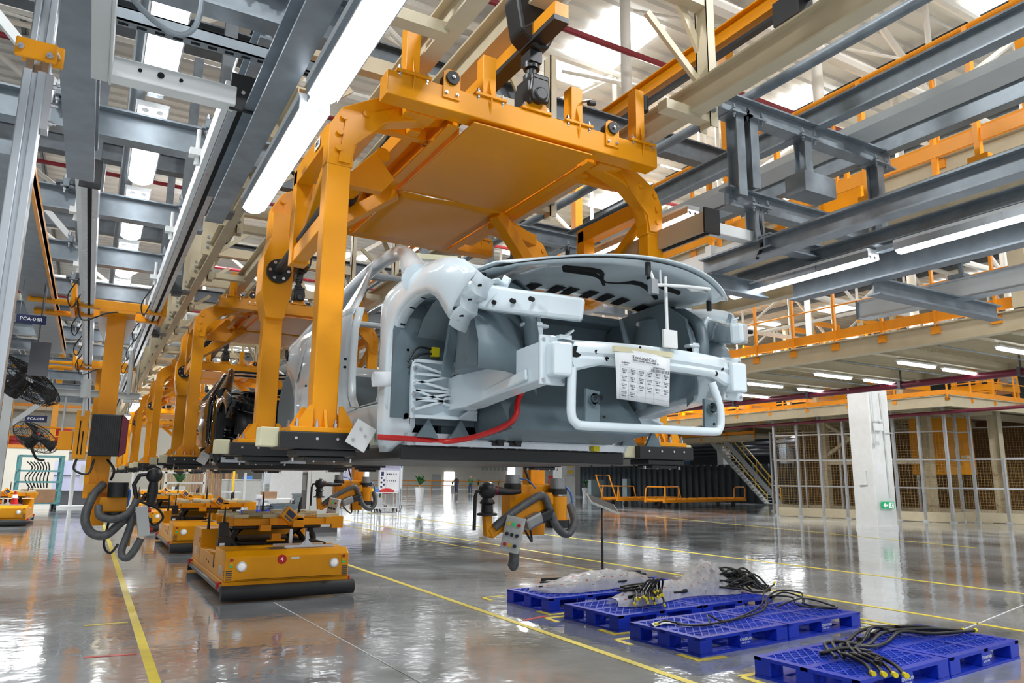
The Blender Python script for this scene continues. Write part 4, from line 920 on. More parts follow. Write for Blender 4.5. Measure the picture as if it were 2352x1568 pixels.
m.mk('deck_grating', 'beige', w2)['kind'] = 'stuff'
railing(w2, (12, 4, 0), (12, 24, 0), 4.1, 21); railing(w2, (17, 4, 0), (17, 24, 0), 4.1, 16)
for y in (5.5, 13, 20.5):
    MB().box(11.95, 12.25, y-.2, y+.2, 3.7, 3.74).box(11.9, 12.05, y-.12, y+.12, 4.08, 5.0).mk('stub_column', 'beige', w2)
la = None
for i, (x, y) in enumerate([(13.8, 12.05), (15.6, 12.1), (13.8, 10.2), (15.45, 10.2), (13.75, 8.3), (15.3, 8.35), (13.7, 6.5), (15.45, 13.8), (13.8, 13.8), (15.6, 15.6), (13.8, 15.6), (15.5, 6.5)]):
    if la is None:
        la = thing('ceiling_lamp', 'white strip lamp under the beige platform, first lamp of the near row', 'lamp', (x, y, 3.72), 0, 'lamps under the beige platform')
        MB().box(-.6, .6, -.05, .05, .02, .05).mk('housing', 'white_paint', la); MB().cyl((-.57, 0, 0), (.57, 0, 0), .035, 10).mk('lamp_tube', 'lamp_far', la, 40)
        MB().cyl((-.5, 0, .05), (-.5, 0, .3), .006, 6).cyl((.5, 0, .05), (.5, 0, .3), .006, 6).mk('hanger_wire', 'galv', la)
    else: dup(la, (x, y, 3.72), None, 'white strip lamp under the beige platform, %s lamp of the %s row' % (NTH[i//2], 'near' if x < 14.5 else 'far'))
for q, y in enumerate((6.9, 8.8, 10.7, 12.6)): tag(MB().tube([(12.1, y, 3.72), (17, y, 3.72)], .012, 6).mk('conduit', 'galv'), 'thin conduit under the beige platform, %s from the right' % NTH[q], 'conduit', 'conduits under the beige platform')
rp = thing('fire_pipe', 'long dark red fire pipe running under the beige platform in front of the white column', 'pipe')
MB().tube([(15.9, -2, 3.66), (15.9, 40, 3.66)], .075, 10).mk('pipe', 'maroon', rp, 40)
for y in (5, 7.5, 10, 12.5, 15, 17.5, 20): MB().tube([(15.9, y, 3.58), (15.9, y, 3.9)], .1, 10).mk('pipe_hanger', 'steel_dark', rp) if 0 else MB().box(15.8, 16, y-.03, y+.03, 3.57, 3.75).cyl((15.9, y, 3.7), (15.9, y, 4), .02, 6).mk('pipe_hanger', 'steel_dark', rp)
rp = thing('fire_pipe', 'dark red fire pipe under the far platform above the fence', 'pipe')
MB().tube([(26.4, 12, 3.98), (26.4, 45, 3.98)], .06, 10).mk('pipe', 'maroon', rp, 40)
w3 = thing('platform', 'far beige platform with orange railing above the mesh fence', 'platform')
MB().ib((26, 14.7, 4.35), (26, 46, 4.35), .4, .2, .02).mk('edge_beam', 'beige', w3); MB().ib((26, 14.7, 4.35), (38, 14.7, 4.35), .4, .2, .02).mk('edge_beam', 'beige', w3)
MB().box(26, 38, 14.7, 46, 4.5, 4.56).mk('deck', 'beige', w3)
for i in range(10): MB().ib((26, 17+3*i, 4.3), (38, 17+3*i, 4.3), .3, .16, .02).mk('joist', 'beige', w3)
railing(w3, (26, 14.7, 0), (26, 46, 0), 4.56, 16, 1.15, r=.03); railing(w3, (26, 14.7, 0), (38, 14.7, 0), 4.56, 8, 1.15, r=.03)
railing(w3, (29, 20, 0), (29, 46, 0), 4.56, 18, 1.15, r=.03)
for y in (25.5, 29.5): MB().box(25.6, 26.2, y-.35, y+.35, 4.55, 4.65).box(25.8, 26.0, y-.12, y+.12, 4.6, 5.4).mk('stub_column', 'beige', w3)
w4 = thing('platform', 'low beige landing at the top of the yellow stairs', 'platform')
MB().ib((31, 28, 3.8), (31, 60, 3.8), .35, .2, .02).box(31, 34.2, 28, 60, 3.95, 4.0).mk('deck', 'beige', w4)
railing(w4, (31, 28, 0), (31, 60, 0), 4.0, 16, 1.1, r=.03)
# stairs
st = thing('staircase', 'steep grey steel staircase with thin yellow handrails beside the mesh fence', 'staircase', (0, 33.4, 0))
xa, xb, zt = 33.3, 38.5, 4.4
for y in (-.55, .55): MB().bar((xa, y, zt-.1), (xb, y, 0.05), .05, .32).mk('stringer', 'cab_grey', st)
stp = None
for i in range(22):
    t = (i+.5)/22; M = TL(lerp(xa, xb, t), 0, lerp(zt, 0, t))
    if stp is None: stp = MB().box(-.13, .13, -.53, .53, -.02, .02).mk('tread', 'cab_grey', st); stp.matrix_local = M
    else: share(stp, st, M, 'tread')
for y in (-.55, .55):
    MB().tube([(xa, y, zt+1.05), (xb, y, 1.05)], .045, 6).mk('handrail', 'yellow', st, 40); MB().tube([(xa, y, zt+.55), (xb, y, .55)], .038, 6).mk('mid_rail', 'yellow', st, 40)
    for i in range(6): t = i/5; MB().tube([(lerp(xa, xb, t), y, lerp(zt, 0, t)), (lerp(xa, xb, t), y, lerp(zt, 0, t)+1.05)], .025, 6).mk('rail_post', 'yellow', st)
# dark corrugated wall with a dark hall behind
m = MB(); rows = []
y = 26.0; i = 0
while y < 58: rows.append([(40.5 if i % 4 < 2 else 40.62, y, 0), (40.5 if i % 4 < 2 else 40.62, y, 2.7)]); y += .28 if i % 2 == 0 else .06; i += 1
m.grid(rows); m.box(40.7, 40.9, 26, 58, 0, 2.7); struct(m.mk('wall_right', 'dark_wall'))
struct(MB().box(47, 47.3, 14, 50, 0, 8).mk('wall_1', 'dark_wall'))
struct(MB().box(38, 60, 14, 62, 4.9, 5.1).mk('ceiling_1', 'steel_dark'))
for i, (x, y) in enumerate([(43, 42), (43, 36), (43, 30), (43, 47)]): struct(MB().box(x-.4, x+.4, y-.3, y+.3, 0, 5).mk('column', 'galv_dark' if i % 2 else 'cab_grey'))
for i in range(9): struct(MB().box(52, 52.1, 52+i*4, 52.25+i*4, 0, 9).mk('trim_6', 'steel_dark'))
struct(MB().box(53, 53.3, 50, 92, 0, 9).mk('wall_2', 'wall_grey')); struct(MB().box(52.8, 53, 56, 58.4, 0, 7).mk('trim_7', 'sky_blue'))
struct(MB().box(52.85, 53, 51, 55, 2.2, 4).mk('window_300', 'day_window'))
for i in range(4): struct(MB().cyl((42.5+.5*i, 20, 4.3-.25*i), (42.5+.5*i, 60, 4.3-.25*i), .12, 8).mk('trim_8', 'steel_dark', None, 40))
for i in range(6): dup(lm, (41+1.2*(i % 3), 30+5*i, 4.6), None, 'white strip lamp in the dark hall behind the corrugated wall, %s from the right' % NTH[i], 'lamps behind the dark wall')
for i in range(5): tag(MB().box(39.9, 40.3, 50.2+.0*i, 50.8, 0, 1.6+.0*i).mk('meter_box', 'crate'), 'grey cabinet at the left end of the dark wall', 'cabinet') if i == 0 else None
# ================================================================ mesh fence
fc = thing('mesh_fence', 'tall aluminium-framed wire mesh fence right of the white column and stairs', 'fence')
def fence_run(pts, h, bars, par=fc, skip=False):
    for i, p in enumerate(pts):
        p = V((*p, 0))
        if not (skip and i == 0): MB().box(p.x-.05, p.x+.05, p.y-.05, p.y+.05, .05, h).mk('fence_post', 'alu', par); MB().box(p.x-.1, p.x+.1, p.y-.1, p.y+.1, 0, .06).mk('post_foot', 'cab_grey', par)
        if i == len(pts)-1: break
        q = V((*pts[i+1], 0))
        for z in bars: MB().bar(p+V((0, 0, z)), q+V((0, 0, z)), .05, .05).mk('fence_rail', 'alu', par)
        MB().bar(p+V((0, 0, .2)), q+V((0, 0, .2)), .04, .36).mk('kick_plate', 'beige', par)
        mb = MB(); L = (q-p).length; n = int(L/.11)
        for k in range(1, n): c = p.lerp(q, k/n); mb.bar(c+V((0, 0, .4)), c+V((0, 0, h)), .007, .007)
        for k in range(int((h-.4)/.11)): z = .45+k*.11; mb.bar(p+V((0, 0, z)), q+V((0, 0, z)), .007, .007)
        o = mb.mk('wire_mesh', 'mesh_wire', par); o['kind'] = 'stuff'
fence_run([(26.6, 22.9), (27.0, 22.0), (27.35, 21.1), (27.7, 20.2), (28.05, 19.3), (28.4, 18.4), (28.7, 17.5), (28.95, 16.6)], 4.45, (1.3, 2.4, 3.5, 4.43))
fence_run([(28.95, 16.6), (30.2, 16.9), (30.3, 16.4)], 4.3, (1.3, 2.4, 3.5, 4.28), skip=True); fence_run([(30.3, 16.4), (30.75, 15.5), (31.2, 14.6), (31.6, 13.7)], 2.45, (1.3, 2.43), skip=True)
fb = thing('mesh_fence', 'second wire mesh fence farther back behind the tall fence', 'fence')
fence_run([(30.5, 26.5), (31.2, 25), (31.9, 23.5), (32.6, 22), (33.3, 20.5), (34, 19), (34.7, 17.5), (35.4, 16), (36, 14.5)], 4.0, (1.3, 2.6, 3.95), fb)
struct(MB().bar((35.5, 29, 2.6), (39, 14, 2.6), .2, 5.2).mk('wall_3', 'brown_wall'))
mc = thing('lift_cabinet', 'large orange steel box hung on black straps behind the mesh fence', 'machine', (31.6, 18.3, 0))
MB().prism([(-1.15, -.5), (1.15, -.5), (1.15, .5), (-1.15, .5)], 2, 1.85, 4.25).xf(Matrix.Rotation(R(-62), 4, 'Z')).mk('box', 'orange', mc, bev=.02)
for i in range(4):
    x = -.8+.5*i; c = Matrix.Rotation(R(-62), 4, 'Z') @ V((x, -.1, 0))
    MB().box(c.x-.12, c.x+.12, c.y-.12, c.y+.12, 4.45, 5.4).mk('strap', 'black', mc); MB().box(c.x-.2, c.x+.2, c.y-.05, c.y+.05, 4.2, 4.5).mk('lug', 'orange', mc)
MB().box(-.6, -.35, -1.3, -1.1, 2.5, 2.62).mk('bracket', 'beige', mc)
mf = thing('lift_gantry', 'beige steel portal frame around the orange box behind the mesh fence', 'machine')
for x, y in ((29.3, 22.4), (29.6, 19.9), (30.0, 18.0), (31.4, 16.0)): MB().ib((x, y, 0), (x, y, 4.5), .4, .3, .03, (0, 1, 0)).box(x-.3, x+.3, y-.3, y+.3, 0, .06).mk('frame_post', 'beige', mf)
MB().bar((29.3, 22.4, 2.4), (30.0, 18.2, 2.4), .2, .25).bar((29.3, 22.4, 2.6), (29.6, 19.9, 4.2), .14, .14).bar((29.3, 22.4, 4.2), (29.6, 20.9, 3.2), .14, .14).bar((29.3, 22.4, 4.35), (31.4, 16, 4.35), .3, .3).mk('frame_brace', 'beige', mf)
# exit sign, emergency lamp, switch box on the white column
CR = column_right
es = thing('exit_sign', 'green exit sign with arrow and running figure on the white column', 'sign', (22.39, 14.945, 0), R(-8))
MB().box(-.22, .3, -.05, -.01, .66, .88).mk('panel', 'green_sign', es)
MB().prism([(-.18, .77), (-.08, .85), (-.08, .80), (.03, .80), (.03, .74), (-.08, .74), (-.08, .69)], 1, -.054, -.05).mk('arrow', 'white_sign', es)
MB().box(.07, .27, -.054, -.05, .68, .86).mk('door_symbol', 'white_sign', es)
MB().cyl((.2, -.058, .83), (.2, -.054, .83), .018, 8).bar((.19, -.056, .81), (.16, -.056, .76), .004, .03).bar((.16, -.056, .76), (.2, -.056, .73), .004, .02).bar((.16, -.056, .76), (.12, -.056, .72), .004, .02).bar((.19, -.056, .8), (.24, -.056, .78), .004, .014).bar((.2, -.056, .73), (.19, -.056, .69), .004, .018).mk('running_figure', 'green_sign', es)
el = thing('emergency_lamp', 'grey twin-headed emergency lamp high on the white column', 'lamp', (22.3, 14.945, 0), R(-8))
MB().box(-.22, .12, -.1, -.01, 3.14, 3.38).mk('case', 'white_paint', el, bev=.01); MB().sph((-.15, -.06, 3.44), .075, 10, 6).sph((.05, -.06, 3.44), .075, 10, 6).mk('lamp_head', 'cab_grey', el, 40)
tag(MB().box(22.07, 22.19, 14.87, 14.95, 2.67, 2.79).mk('switch_box', 'cab_grey'), 'small grey switch box on the white column below the emergency lamp', 'switch box')
tag(MB().tube([(22.5, 14.93, 4.4), (22.56, 14.92, 3.0), (22.6, 14.92, 1.0)], .018, 6).tube([(22.1, 14.95, 4.4), (22.12, 14.95, 2.8)], .015, 6).tube([(22.55, 14.92, 3.08), (22.95, 14.88, 3.08)], .015, 6).mk('conduit', 'cab_grey'), 'thin grey conduits running down the white column', 'conduit')
tag(MB().box(22.0, 22.06, 15.3, 15.6, 1.4, 1.85).mk('socket_box', 'white_paint'), 'white socket box on the left side of the white column', 'socket box')
# orange lifting machinery beyond the platform
for i, (x, y, h) in enumerate([(27.6, 17.6, 3.4), (27.8, 21.5, 3.8), (28, 25.5, 3.3), (28, 30, 3.8), (31, 16, 2.6)]):
    q = thing('lift_machine', ['orange lifting machine on the platform beyond, nearest the right edge', 'orange lifting machine second along beyond the platform', 'orange lifting machine third along beyond the platform', 'orange lifting machine farthest along beyond the platform', 'orange machine above the mesh fence at right'][i], 'machine', (x, y, 4.56), 0, 'orange lifting machines')
    for a in (-.9, .9):
        for b in (-.7, .7): MB().box(a-.08, a+.08, b-.08, b+.08, 0, h).mk('mast', 'orange' if (i+a > 1) else 'beige', q)
    MB().box(-1, 1, -.8, .8, .5, .75).mk('carriage', 'orange', q); MB().bar((-.9, -.7, .1), (.9, -.7, h), .06, .06).bar((.9, -.7, .1), (-.9, -.7, h), .06, .06).mk('cross_brace', 'railing', q)
    MB().box(-1, 1, -.75, -.65, h-.1, h+.1).box(-1, 1, .65, .75, h-.1, h+.1).mk('head_beam', 'orange', q)
    MB().cyl((-.3, -.85, .9), (.3, -.85, .9), .2, 12).mk('motor', 'motor_grey', q, 40)
    for k in range(5): MB().box(-1.15, -1.1, -.7, .7, .0+.4*k, .05+.4*k).mk('ladder_rung', 'railing', q)
w5 = thing('walkway', 'orange-railed walkway high above the right frame', 'walkway')
MB().box(9.2, 10.4, 2, 20, 5.6, 5.66).mk('deck', 'beige', w5); MB().ib((9.2, 2, 5.45), (9.2, 20, 5.45), .3, .14, .014).mk('edge_beam', 'beige', w5)
railing(w5, (9.2, 2, 0), (9.2, 20, 0), 5.66, 12, 1.1)
for y in (4, 9, 14): MB().box(9.7, 9.9, y, y+.2, 5.6, 9.8).mk('hanger', 'orange', w5)
ob = thing('loop_conveyor', 'orange overhead rail of a second conveyor high above the right frame', 'conveyor')
MB().ib((5.4, -2, 6.1), (5.4, 36, 6.1), .2, .12, .015).mk('rail', 'orange', ob); MB().box(5.36, 5.44, -2, 36, 5.9, 5.94).mk('load_bar', 'black', ob)
for y in (4, 7, 10, 14): MB().box(5.3, 5.5, y, y+.3, 5.75, 6.0).mk('trolley_head', 'black', ob)
# ================================================================ guided vehicles
def agv():
    t = thing('guided_vehicle', 'x', 'vehicle', (2.27, 9.5, 0), 0, 'orange guided vehicles')
    P = lambda mb, n, m='agv', **k: mb.mk(n, m, t, **k)
    P(MB().box(-.76, .76, .02, 3.08, .11, .22), 'skirt', bev=.01)
    P(MB().prism([(.0, .22), (.0, .50), (.1, .565), (.82, .565), (.82, .22)], 0, -.75, .75), 'front_body', bev=.012)
    P(MB().box(-.75, .75, .8, 2.3, .22, .44), 'middle_body', bev=.008)
    P(MB().prism([(2.25, .22), (2.25, .70), (3.0, .70), (3.06, .6), (3.06, .22)], 0, -.75, .75), 'rear_body', bev=.012)
    P(MB().box(-.62, .62, -.004, .0, .235, .24), 'seam', 'hole')
    P(MB().cyl((-.79, -.10, .105), (.79, -.10, .105), .085, 20), 'front_bumper', 'rubber', smooth=40)
    P(MB().cyl((-.79, 3.18, .105), (.79, 3.18, .105), .085, 20), 'rear_bumper', 'rubber', smooth=40)
    for s in (-1, 1): P(MB().box(min(s*.76, s*.80), max(s*.76, s*.8), -.05, 3.12, .11, .155), 'side_bumper', 'galv_dark', bev=.006)
    for s in (-1, 1):
        P(MB().sph((s*.56, -.0, .39), .048, 14, 8, (1, .7, 1)), 'dome_lamp', 'white_sign', smooth=60)
        P(MB().rev([(.0, 0), (.06, 0), (.06, .012), (.045, .02)], n=16).xf(TL(s*.56, 0, .39) @ FY), 'lamp_ring', 'white_paint', smooth=40)
        v = MB()
        for k in range(5): v.box(s*.70-.035, s*.70+.035, -.004, .02, .24+.024*k, .252+.024*k)
        o = P(v, 'vent_slot', 'steel_dark'); o['kind'] = 'stuff'
        v = MB()
        for k in range(5): v.box(s*.748 if s > 0 else -.754, .754 if s > 0 else -.748, .03, .06, .24+.024*k, .252+.024*k)
        P(v, 'vent_slot', 'steel_dark')['kind'] = 'stuff'
        P(MB().cyl((s*.68, -.03, .47), (s*.68, 0, .47), .02, 12), 'stop_button', 'red', smooth=40)
        P(MB().cyl((s*.68, -.012, .47), (s*.68, 0, .47), .03, 12).box(s*.68-.02, s*.68+.02, -.012, 0, .41, .44), 'button_base', 'yellow')
        P(MB().box(s*.68-.016, s*.68+.016, -.016, 0, .385, .405), 'start_button', 'green_sign')
        for y in (.12, 2.9): P(MB().tube([(s*.76, y, .2), (s*.80, y, .2), (s*.80, y, .13)], .018, 8), 'red_hose', 'red', smooth=40)
    P(MB().box(-.757, -.75, .85, .9, .3, .45), 'latch', 'black'); P(MB().box(-.757, -.75, .2, .4, .28, .38), 'grille_plate', 'alu')
    P(MB().box(-.757, -.75, 2.28, 2.36, .5, .58), 'red_switch', 'red'); P(MB().box(-.757, -.75, 2.6, 2.8, .3, .42), 'grille_plate', 'alu')
    P(MB().cyl((-.756, 1.3, .33), (-.75, 1.3, .33), .015, 8).cyl((-.756, 1.5, .34), (-.75, 1.5, .34), .012, 8), 'side_screw', 'black')
    P(MB().box(-.2, .0, .15, .4, .565, .569), 'top_plate', 'steel_dark')
    n = P(MB().cyl((-.09, -.004, .455), (-.09, 0, .455), .056, 24), 'number_disc', 'red', smooth=40)
    P(MB().box(.02, .12, -.004, 0, .455, .478), 'name_plate', 'paper')
    # black scissor lift
    P(MB().box(-.55, .55, .95, 2.2, .44, .52).box(-.5, .5, 1.0, 2.15, .54, .60), 'lift_base', 'black', bev=.02)
    for s in (-1, 1):
        P(MB().bar((s*.45, 1.0, .56), (s*.45, 2.0, .80), .05, .05).bar((s*.40, 2.0, .56), (s*.40, 1.0, .80), .05, .05), 'scissor_arm', 'black')
        P(MB().tube(smooth_path([(s*.48, .98, .52), (s*.54, .98, .62), (s*.48, .98, .76)], 5), .04, 8), 'bellows', 'rubber', smooth=40)
    P(MB().box(-.55, .62, .9, 2.3, .76, .82), 'lift_table', 'black', bev=.02)
    P(MB().box(-.04, .08, .90, .98, .62, .70).box(-.1, .14, .9, .95, .6, .62), 'lift_clevis', 'agv')
    P(MB().box(-.72, -.55, .86, 1.0, .46, .66).box(-.71, -.64, .85, .86, .5, .57), 'battery_box', 'black', bev=.01); P(MB().box(-.70, -.64, .852, .858, .5, .6), 'label_plate', 'paper')
    # orange deck frame with cream pads, spikes and a control screen
    P(MB().box(-.62, .86, .84, .92, .81, .90), 'deck_front_beam', bev=.006); P(MB().box(-.62, .86, 2.3, 2.38, .81, .9), 'deck_rear_beam', bev=.006)
    for x in (-.5, -.05, .3, .7): P(MB().box(x-.05, x+.05, .8, 2.42, .82, .91), 'deck_beam', bev=.006)
    for y in (1.3, 1.8): P(MB().box(-.62, .8, y-.04, y+.04, .82, .9), 'deck_crossbeam', bev=.006)
    MB().box(.74, .9, .8, .84, .76, .92).box(-.22, -.08, .78, .92, .74, .82).mks('deck_bracket', 'agv', t, bev=.006)
    pd = P(MB().box(-.09, .09, -.045, .045, .905, .955), 'cream_pad', 'cream', bev=.008); first = True
    for x, y in ((-.45, .92), (-.1, .9), (.02, 1.02), (.28, .9), (.62, .88), (.78, .95), (-.5, 1.35), (-.2, 1.3), (.15, 1.3), (.5, 1.35), (-.4, 1.8), (0, 1.75), (.4, 1.8), (.7, 1.8), (-.45, 2.3), (-.1, 2.3), (.3, 2.3), (.7, 2.3)):
        if first: pd.matrix_local = TL(x, y, 0); first = False
        else: share(pd, t, TL(x, y, 0))
    sp = None
    for x, y, z, h in ((-.66, .88, .70, .36), (-.68, 2.1, .7, .34), (.12, 2.4, .9, .32), (.6, 2.1, .9, .18), (.66, 2.3, .9, .2), (.7, 2.42, .9, .24)):
        if sp is None: sp = P(MB().cyl((0, 0, 0), (0, 0, 1), .022, 10, .008), 'guide_pin', 'black', smooth=40); sp.matrix_local = TL(x, y, z) @ Matrix.Diagonal((1, 1, h, 1))
        else: share(sp, t, TL(x, y, z) @ Matrix.Diagonal((1, 1, h, 1)))
    P(MB().box(-.72, -.6, .84, .92, .68, .86), 'pin_bracket', 'black', bev=.006)
    s = P(MB().box(-.1, .1, -.04, .04, -.09, .09), 'control_panel', bev=.008); s.matrix_local = TL(.16, .86, .93) @ Matrix.Rotation(R(40), 4, 'Y') @ Matrix.Rotation(R(-20), 4, 'X')
    MB().box(-.06, .06, -.045, -.04, -.02, .06).mk('screen', 'navy', s); MB().box(-.06, .06, -.044, -.04, -.07, -.04).mk('keypad', 'plinth', s)
    P(MB().box(.2, .36, .78, .9, .78, .88).cyl((.3, .8, .87), (.3, .9, .87), .06, 14), 'panel_arm', bev=.01)
    P(MB().box(-.02, .62, .22, .26, .57, .6), 'rail_profile', 'alu'); P(MB().box(-.1, .55, .5, .54, .57, .6), 'rail_profile', 'alu')
    P(MB().box(.24, .28, .22, .26, .6, .76).prism([(.18, .6), (.34, .6), (.28, .66), (.24, .66)], 1, .235, .245), 'rail_post', 'alu')
    P(MB().box(.1, .14, .5, .54, .6, .78), 'rail_post', 'alu')
    P(MB().tube(smooth_path([(.3, .7, .58), (.4, .66, .62), (.52, .66, .6), (.62, .64, .57)], 5), .02, 8), 'cable', 'black', smooth=40)
    text('4', .075, TL(-.09, -.0045, .455) @ FY, 'white_sign', t)
    return t
a0 = agv(); a0['label'] = 'nearest orange guided vehicle, with a red number 4 disc on its front'
for y, lb in ((15.7, 'second orange guided vehicle in the row, behind the numbered one'), (21.9, 'third orange guided vehicle in the row, farthest from the camera'), (28.1, 'orange guided vehicle far down the row, mostly hidden')): dup(a0, (2.27, y, 0), None, lb)
dup(a0, (-2.15, 25.3, 0), None, 'orange guided vehicle cut by the left edge of the picture')
tc = thing('traffic_cone', 'red and white traffic cone standing on the vehicle at the left edge', 'cone', (-1.75, 25.7, .57)); MB().rev([(.02, .4), (.07, .2), (.12, .02), (.16, .02), (.16, 0)], n=12).mk('cone', 'red', tc, 40); MB().rev([(.055, .3), (.085, .2)], n=12).mk('band', 'white_sign', tc, 40)
# ================================================================ hanging manipulators
def column_part(t, z0, z1, w_=.09):
    MB().box(-w_, w_, -w_, w_, z0, z1).mk('column', 'orange', t, bev=.006); MB().box(-w_*.3, w_*.3, -w_-.004, -w_, z0+.3, z1).mk('groove', 'orange', t)
def manipulator(t):
    P = lambda mb, n, m='orange', **k: mb.mk(n, m, t, **k)
    column_part(t, .86, 3.32); P(MB().box(-.24, .1, -.06, .06, 3.24, 3.32), 'hanger_plate')
    P(MB().box(-.5, .34, -.12, .12, 1.72, 1.86), 'slide_plate', 'black', bev=.01)
    # swivel block, two motors, upper and lower arm
    P(MB().box(-.12, .36, -.34, -.09, 1.22, 1.40), 'swivel_block', bev=.02)
    P(MB().cyl((.28, -.42, 1.05), (.28, -.42, 1.28), .1, 18).cyl((.28, -.42, .98), (.28, -.42, 1.05), .12, 18), 'elbow_housing', smooth=40); P(MB().cyl((.28, -.42, .96), (.28, -.42, 1.04), .13, 18), 'elbow_ring', 'black', smooth=40)
    P(MB().cyl((.28, -.42, 1.3), (.28, -.42, 1.36), .1, 18), 'motor_base', 'black', smooth=40); P(MB().cyl((.28, -.42, 1.36), (.28, -.42, 1.47), .085, 18), 'motor', 'motor_grey', smooth=40)
    P(MB().cyl((-.2, -.3, 1.35), (-.2, -.3, 1.41), .09, 18), 'motor_base', 'black', smooth=40); P(MB().cyl((-.2, -.3, 1.41), (-.2, -.3, 1.5), .075, 18), 'motor', 'motor_grey', smooth=40)
    P(MB().box(-.29, -.1, -.4, -.22, 1.0, 1.34), 'motor_mount', bev=.015)
    P(MB().bar((.2, -.42, 1.27), (-.45, -.5, .98), .1, .12), 'upper_arm', bev=.01); P(MB().bar((.1, -.34, 1.12), (-.36, -.46, .92), .09, .09), 'lower_arm', bev=.01)
    P(MB().bar((.0, -.52, 1.08), (-.2, -.54, 1.0), .13, .13), 'actuator', 'motor_grey', bev=.03); P(MB().bar((.16, -.5, 1.12), (-.02, -.52, 1.06), .12, .11), 'actuator_head', 'black', bev=.02)
    P(MB().bar((-.45, -.5, 1.0), (-.58, -.5, .92), .1, .1).bar((-.58, -.5, .9), (-.6, -.5, 1.1), .08, .08), 'wrist', bev=.01)
    P(MB().rev([(.0, 1.1), (.1, 1.1), (.1, 1.12), (.06, 1.13), (.055, 1.2), (.08, 1.22), (.05, 1.26), (.05, 1.30)], (-.6, -.5, 0), 14), 'wrist_flange', 'black', smooth=40)
    P(MB().sph((-.6, -.5, 1.34), .09, 14, 8), 'nutrunner_head', 'black', smooth=40); P(MB().tube([(-.52, -.5, 1.34), (-.36, -.48, 1.325), (-.2, -.46, 1.33)], [.045, .035, .025], 10), 'nutrunner_handle', 'black', smooth=40); P(MB().cyl((-.55, -.5, 1.34), (-.5, -.5, 1.34), .05, 12), 'red_ring', 'maroon', smooth=40)
    P(MB().tube([(-.64, -.5, 1.34), (-.72, -.5, 1.33), (-.735, -.5, 1.28), (-.74, -.5, .96)], .018, 8), 'drive_shaft', 'black', smooth=40)
    c = P(MB().box(-.09, .09, -.07, .05, -.17, .17), 'control_box', 'cab_grey', bev=.008); c.matrix_local = TL(-.36, -.6, .92) @ Matrix.Rotation(R(-38), 4, 'Z') @ Matrix.Rotation(R(12), 4, 'Y')
    k = 0
    for z in (.1, 0, -.1):
        for x in (-.05, .0, .05): MB().cyl((x, -.07, z), (x, -.095, z), .018, 10).mk('push_button', ('yellow', 'green_sign', 'red', 'black', 'black', 'black', 'red', 'yellow', 'black')[k], c, 40); k += 1
    P(MB().tube([(-.34, -.58, .78), (-.33, -.58, .70), (-.34, -.57, .62), (-.32, -.56, .59)], [.05, .05, .055, .04], 10), 'cable_sleeve', 'sleeve', smooth=60)
    P(MB().tube(smooth_path([(.42, -.44, 1.2), (.44, -.5, 1.02), (.34, -.52, .90), (.2, -.54, .97), (.12, -.52, 1.15), (.03, -.52, 1.29), (-.2, -.54, 1.2), (-.4, -.56, 1.09), (-.54, -.54, .98)], 6), .042, 10), 'hose_sleeve', 'sleeve', smooth=60)
    P(MB().tube(smooth_path([(.03, -.12, 1.8), (.02, -.16, 1.6), (.06, -.2, 1.45), (.04, -.3, 1.36)], 5), .014, 6).tube(smooth_path([(-.2, -.5, 1.0), (-.05, -.4, .86), (.1, -.2, .82), (.12, -.1, 1.0)], 5), .012, 6), 'cable', 'black', smooth=60)
    P(MB().tube(smooth_path([(-.12, -.3, 1.46), (-.04, -.36, 1.44), (.02, -.4, 1.36)], 5), .008, 6).tube(smooth_path([(.33, -.46, 1.4), (.42, -.47, 1.3), (.44, -.47, 1.1)], 5), .012, 6), 'blue_cable', 'board_blue', smooth=60)
    for c in t.children:
        if c.name.split('.')[0] not in ('column', 'groove', 'hanger_plate', 'slide_plate'): c.location.x -= .24
    return t
m1 = manipulator(thing('manipulator', 'orange hanging tightening manipulator under the nearest car, right of centre', 'manipulator', (4.3, 7.05, 0), 0, 'orange manipulators'))
dup(m1, (4.42, 13.63, 0), None, 'orange hanging tightening manipulator in front of the tall grey cabinet')
def trolley_frame(t, z=3.1):
    for y in (-.25, .25): MB().box(-.38, .40, y-.04, y+.04, z, z+.09).mk('trolley_beam', 'orange', t, bev=.006)
    MB().box(-.16, .16, -.3, .3, z-.03, z).mk('mount_plate', 'orange', t); MB().box(-.42, -.38, -.3, .3, z-.02, z+.22).box(.40, .44, -.3, .3, z-.02, z+.22).mk('trolley_end', 'orange', t)
    k = MB()
    for s in (-1, 1): k.prism([(s*.09, z-.03), (s*.18, z-.03), (s*.15, z-.16), (s*.09, z-.3)], 1, -.01, .01)
    k.mk('gusset', 'white_paint', t)
    MB().tube([(-.42, -.3, z+.02), (-.75, -.3, z+.02), (-.75, -.3, z+.3)], .03, 8).tube([(-.42, .3, z+.02), (-.75, .3, z+.02)], .03, 8).mks('side_arm', 'orange', t, smooth=40)
    MB().tube(smooth_path([(-.36, -.3, z+.05), (-.3, -.32, z-.14), (-.1, -.32, z-.05), (0, -.3, z-.02)], 5), .008, 6).mk('cable_loop', 'black', t, 40)
lm_ = thing('manipulator', 'orange hanging manipulator on the left with black controller box and grey sleeve loops', 'manipulator', (.1, 8.5, 0), 0, 'orange manipulators')
P = lambda mb, n, m='orange', **k: mb.mk(n, m, lm_, **k)
column_part(lm_, .96, 3.08, .085); trolley_frame(lm_, 3.08)
cb = P(MB().box(-.12, .14, -.36, -.12, 1.63, 2.03), 'controller_box', 'black', bev=.01); k = MB()
for i in range(14): k.box(-.115+i*.018, -.105+i*.018, -.37, -.36, 1.66, 2.02)
k.mk('cooling_fin', 'black', cb)['kind'] = 'stuff'
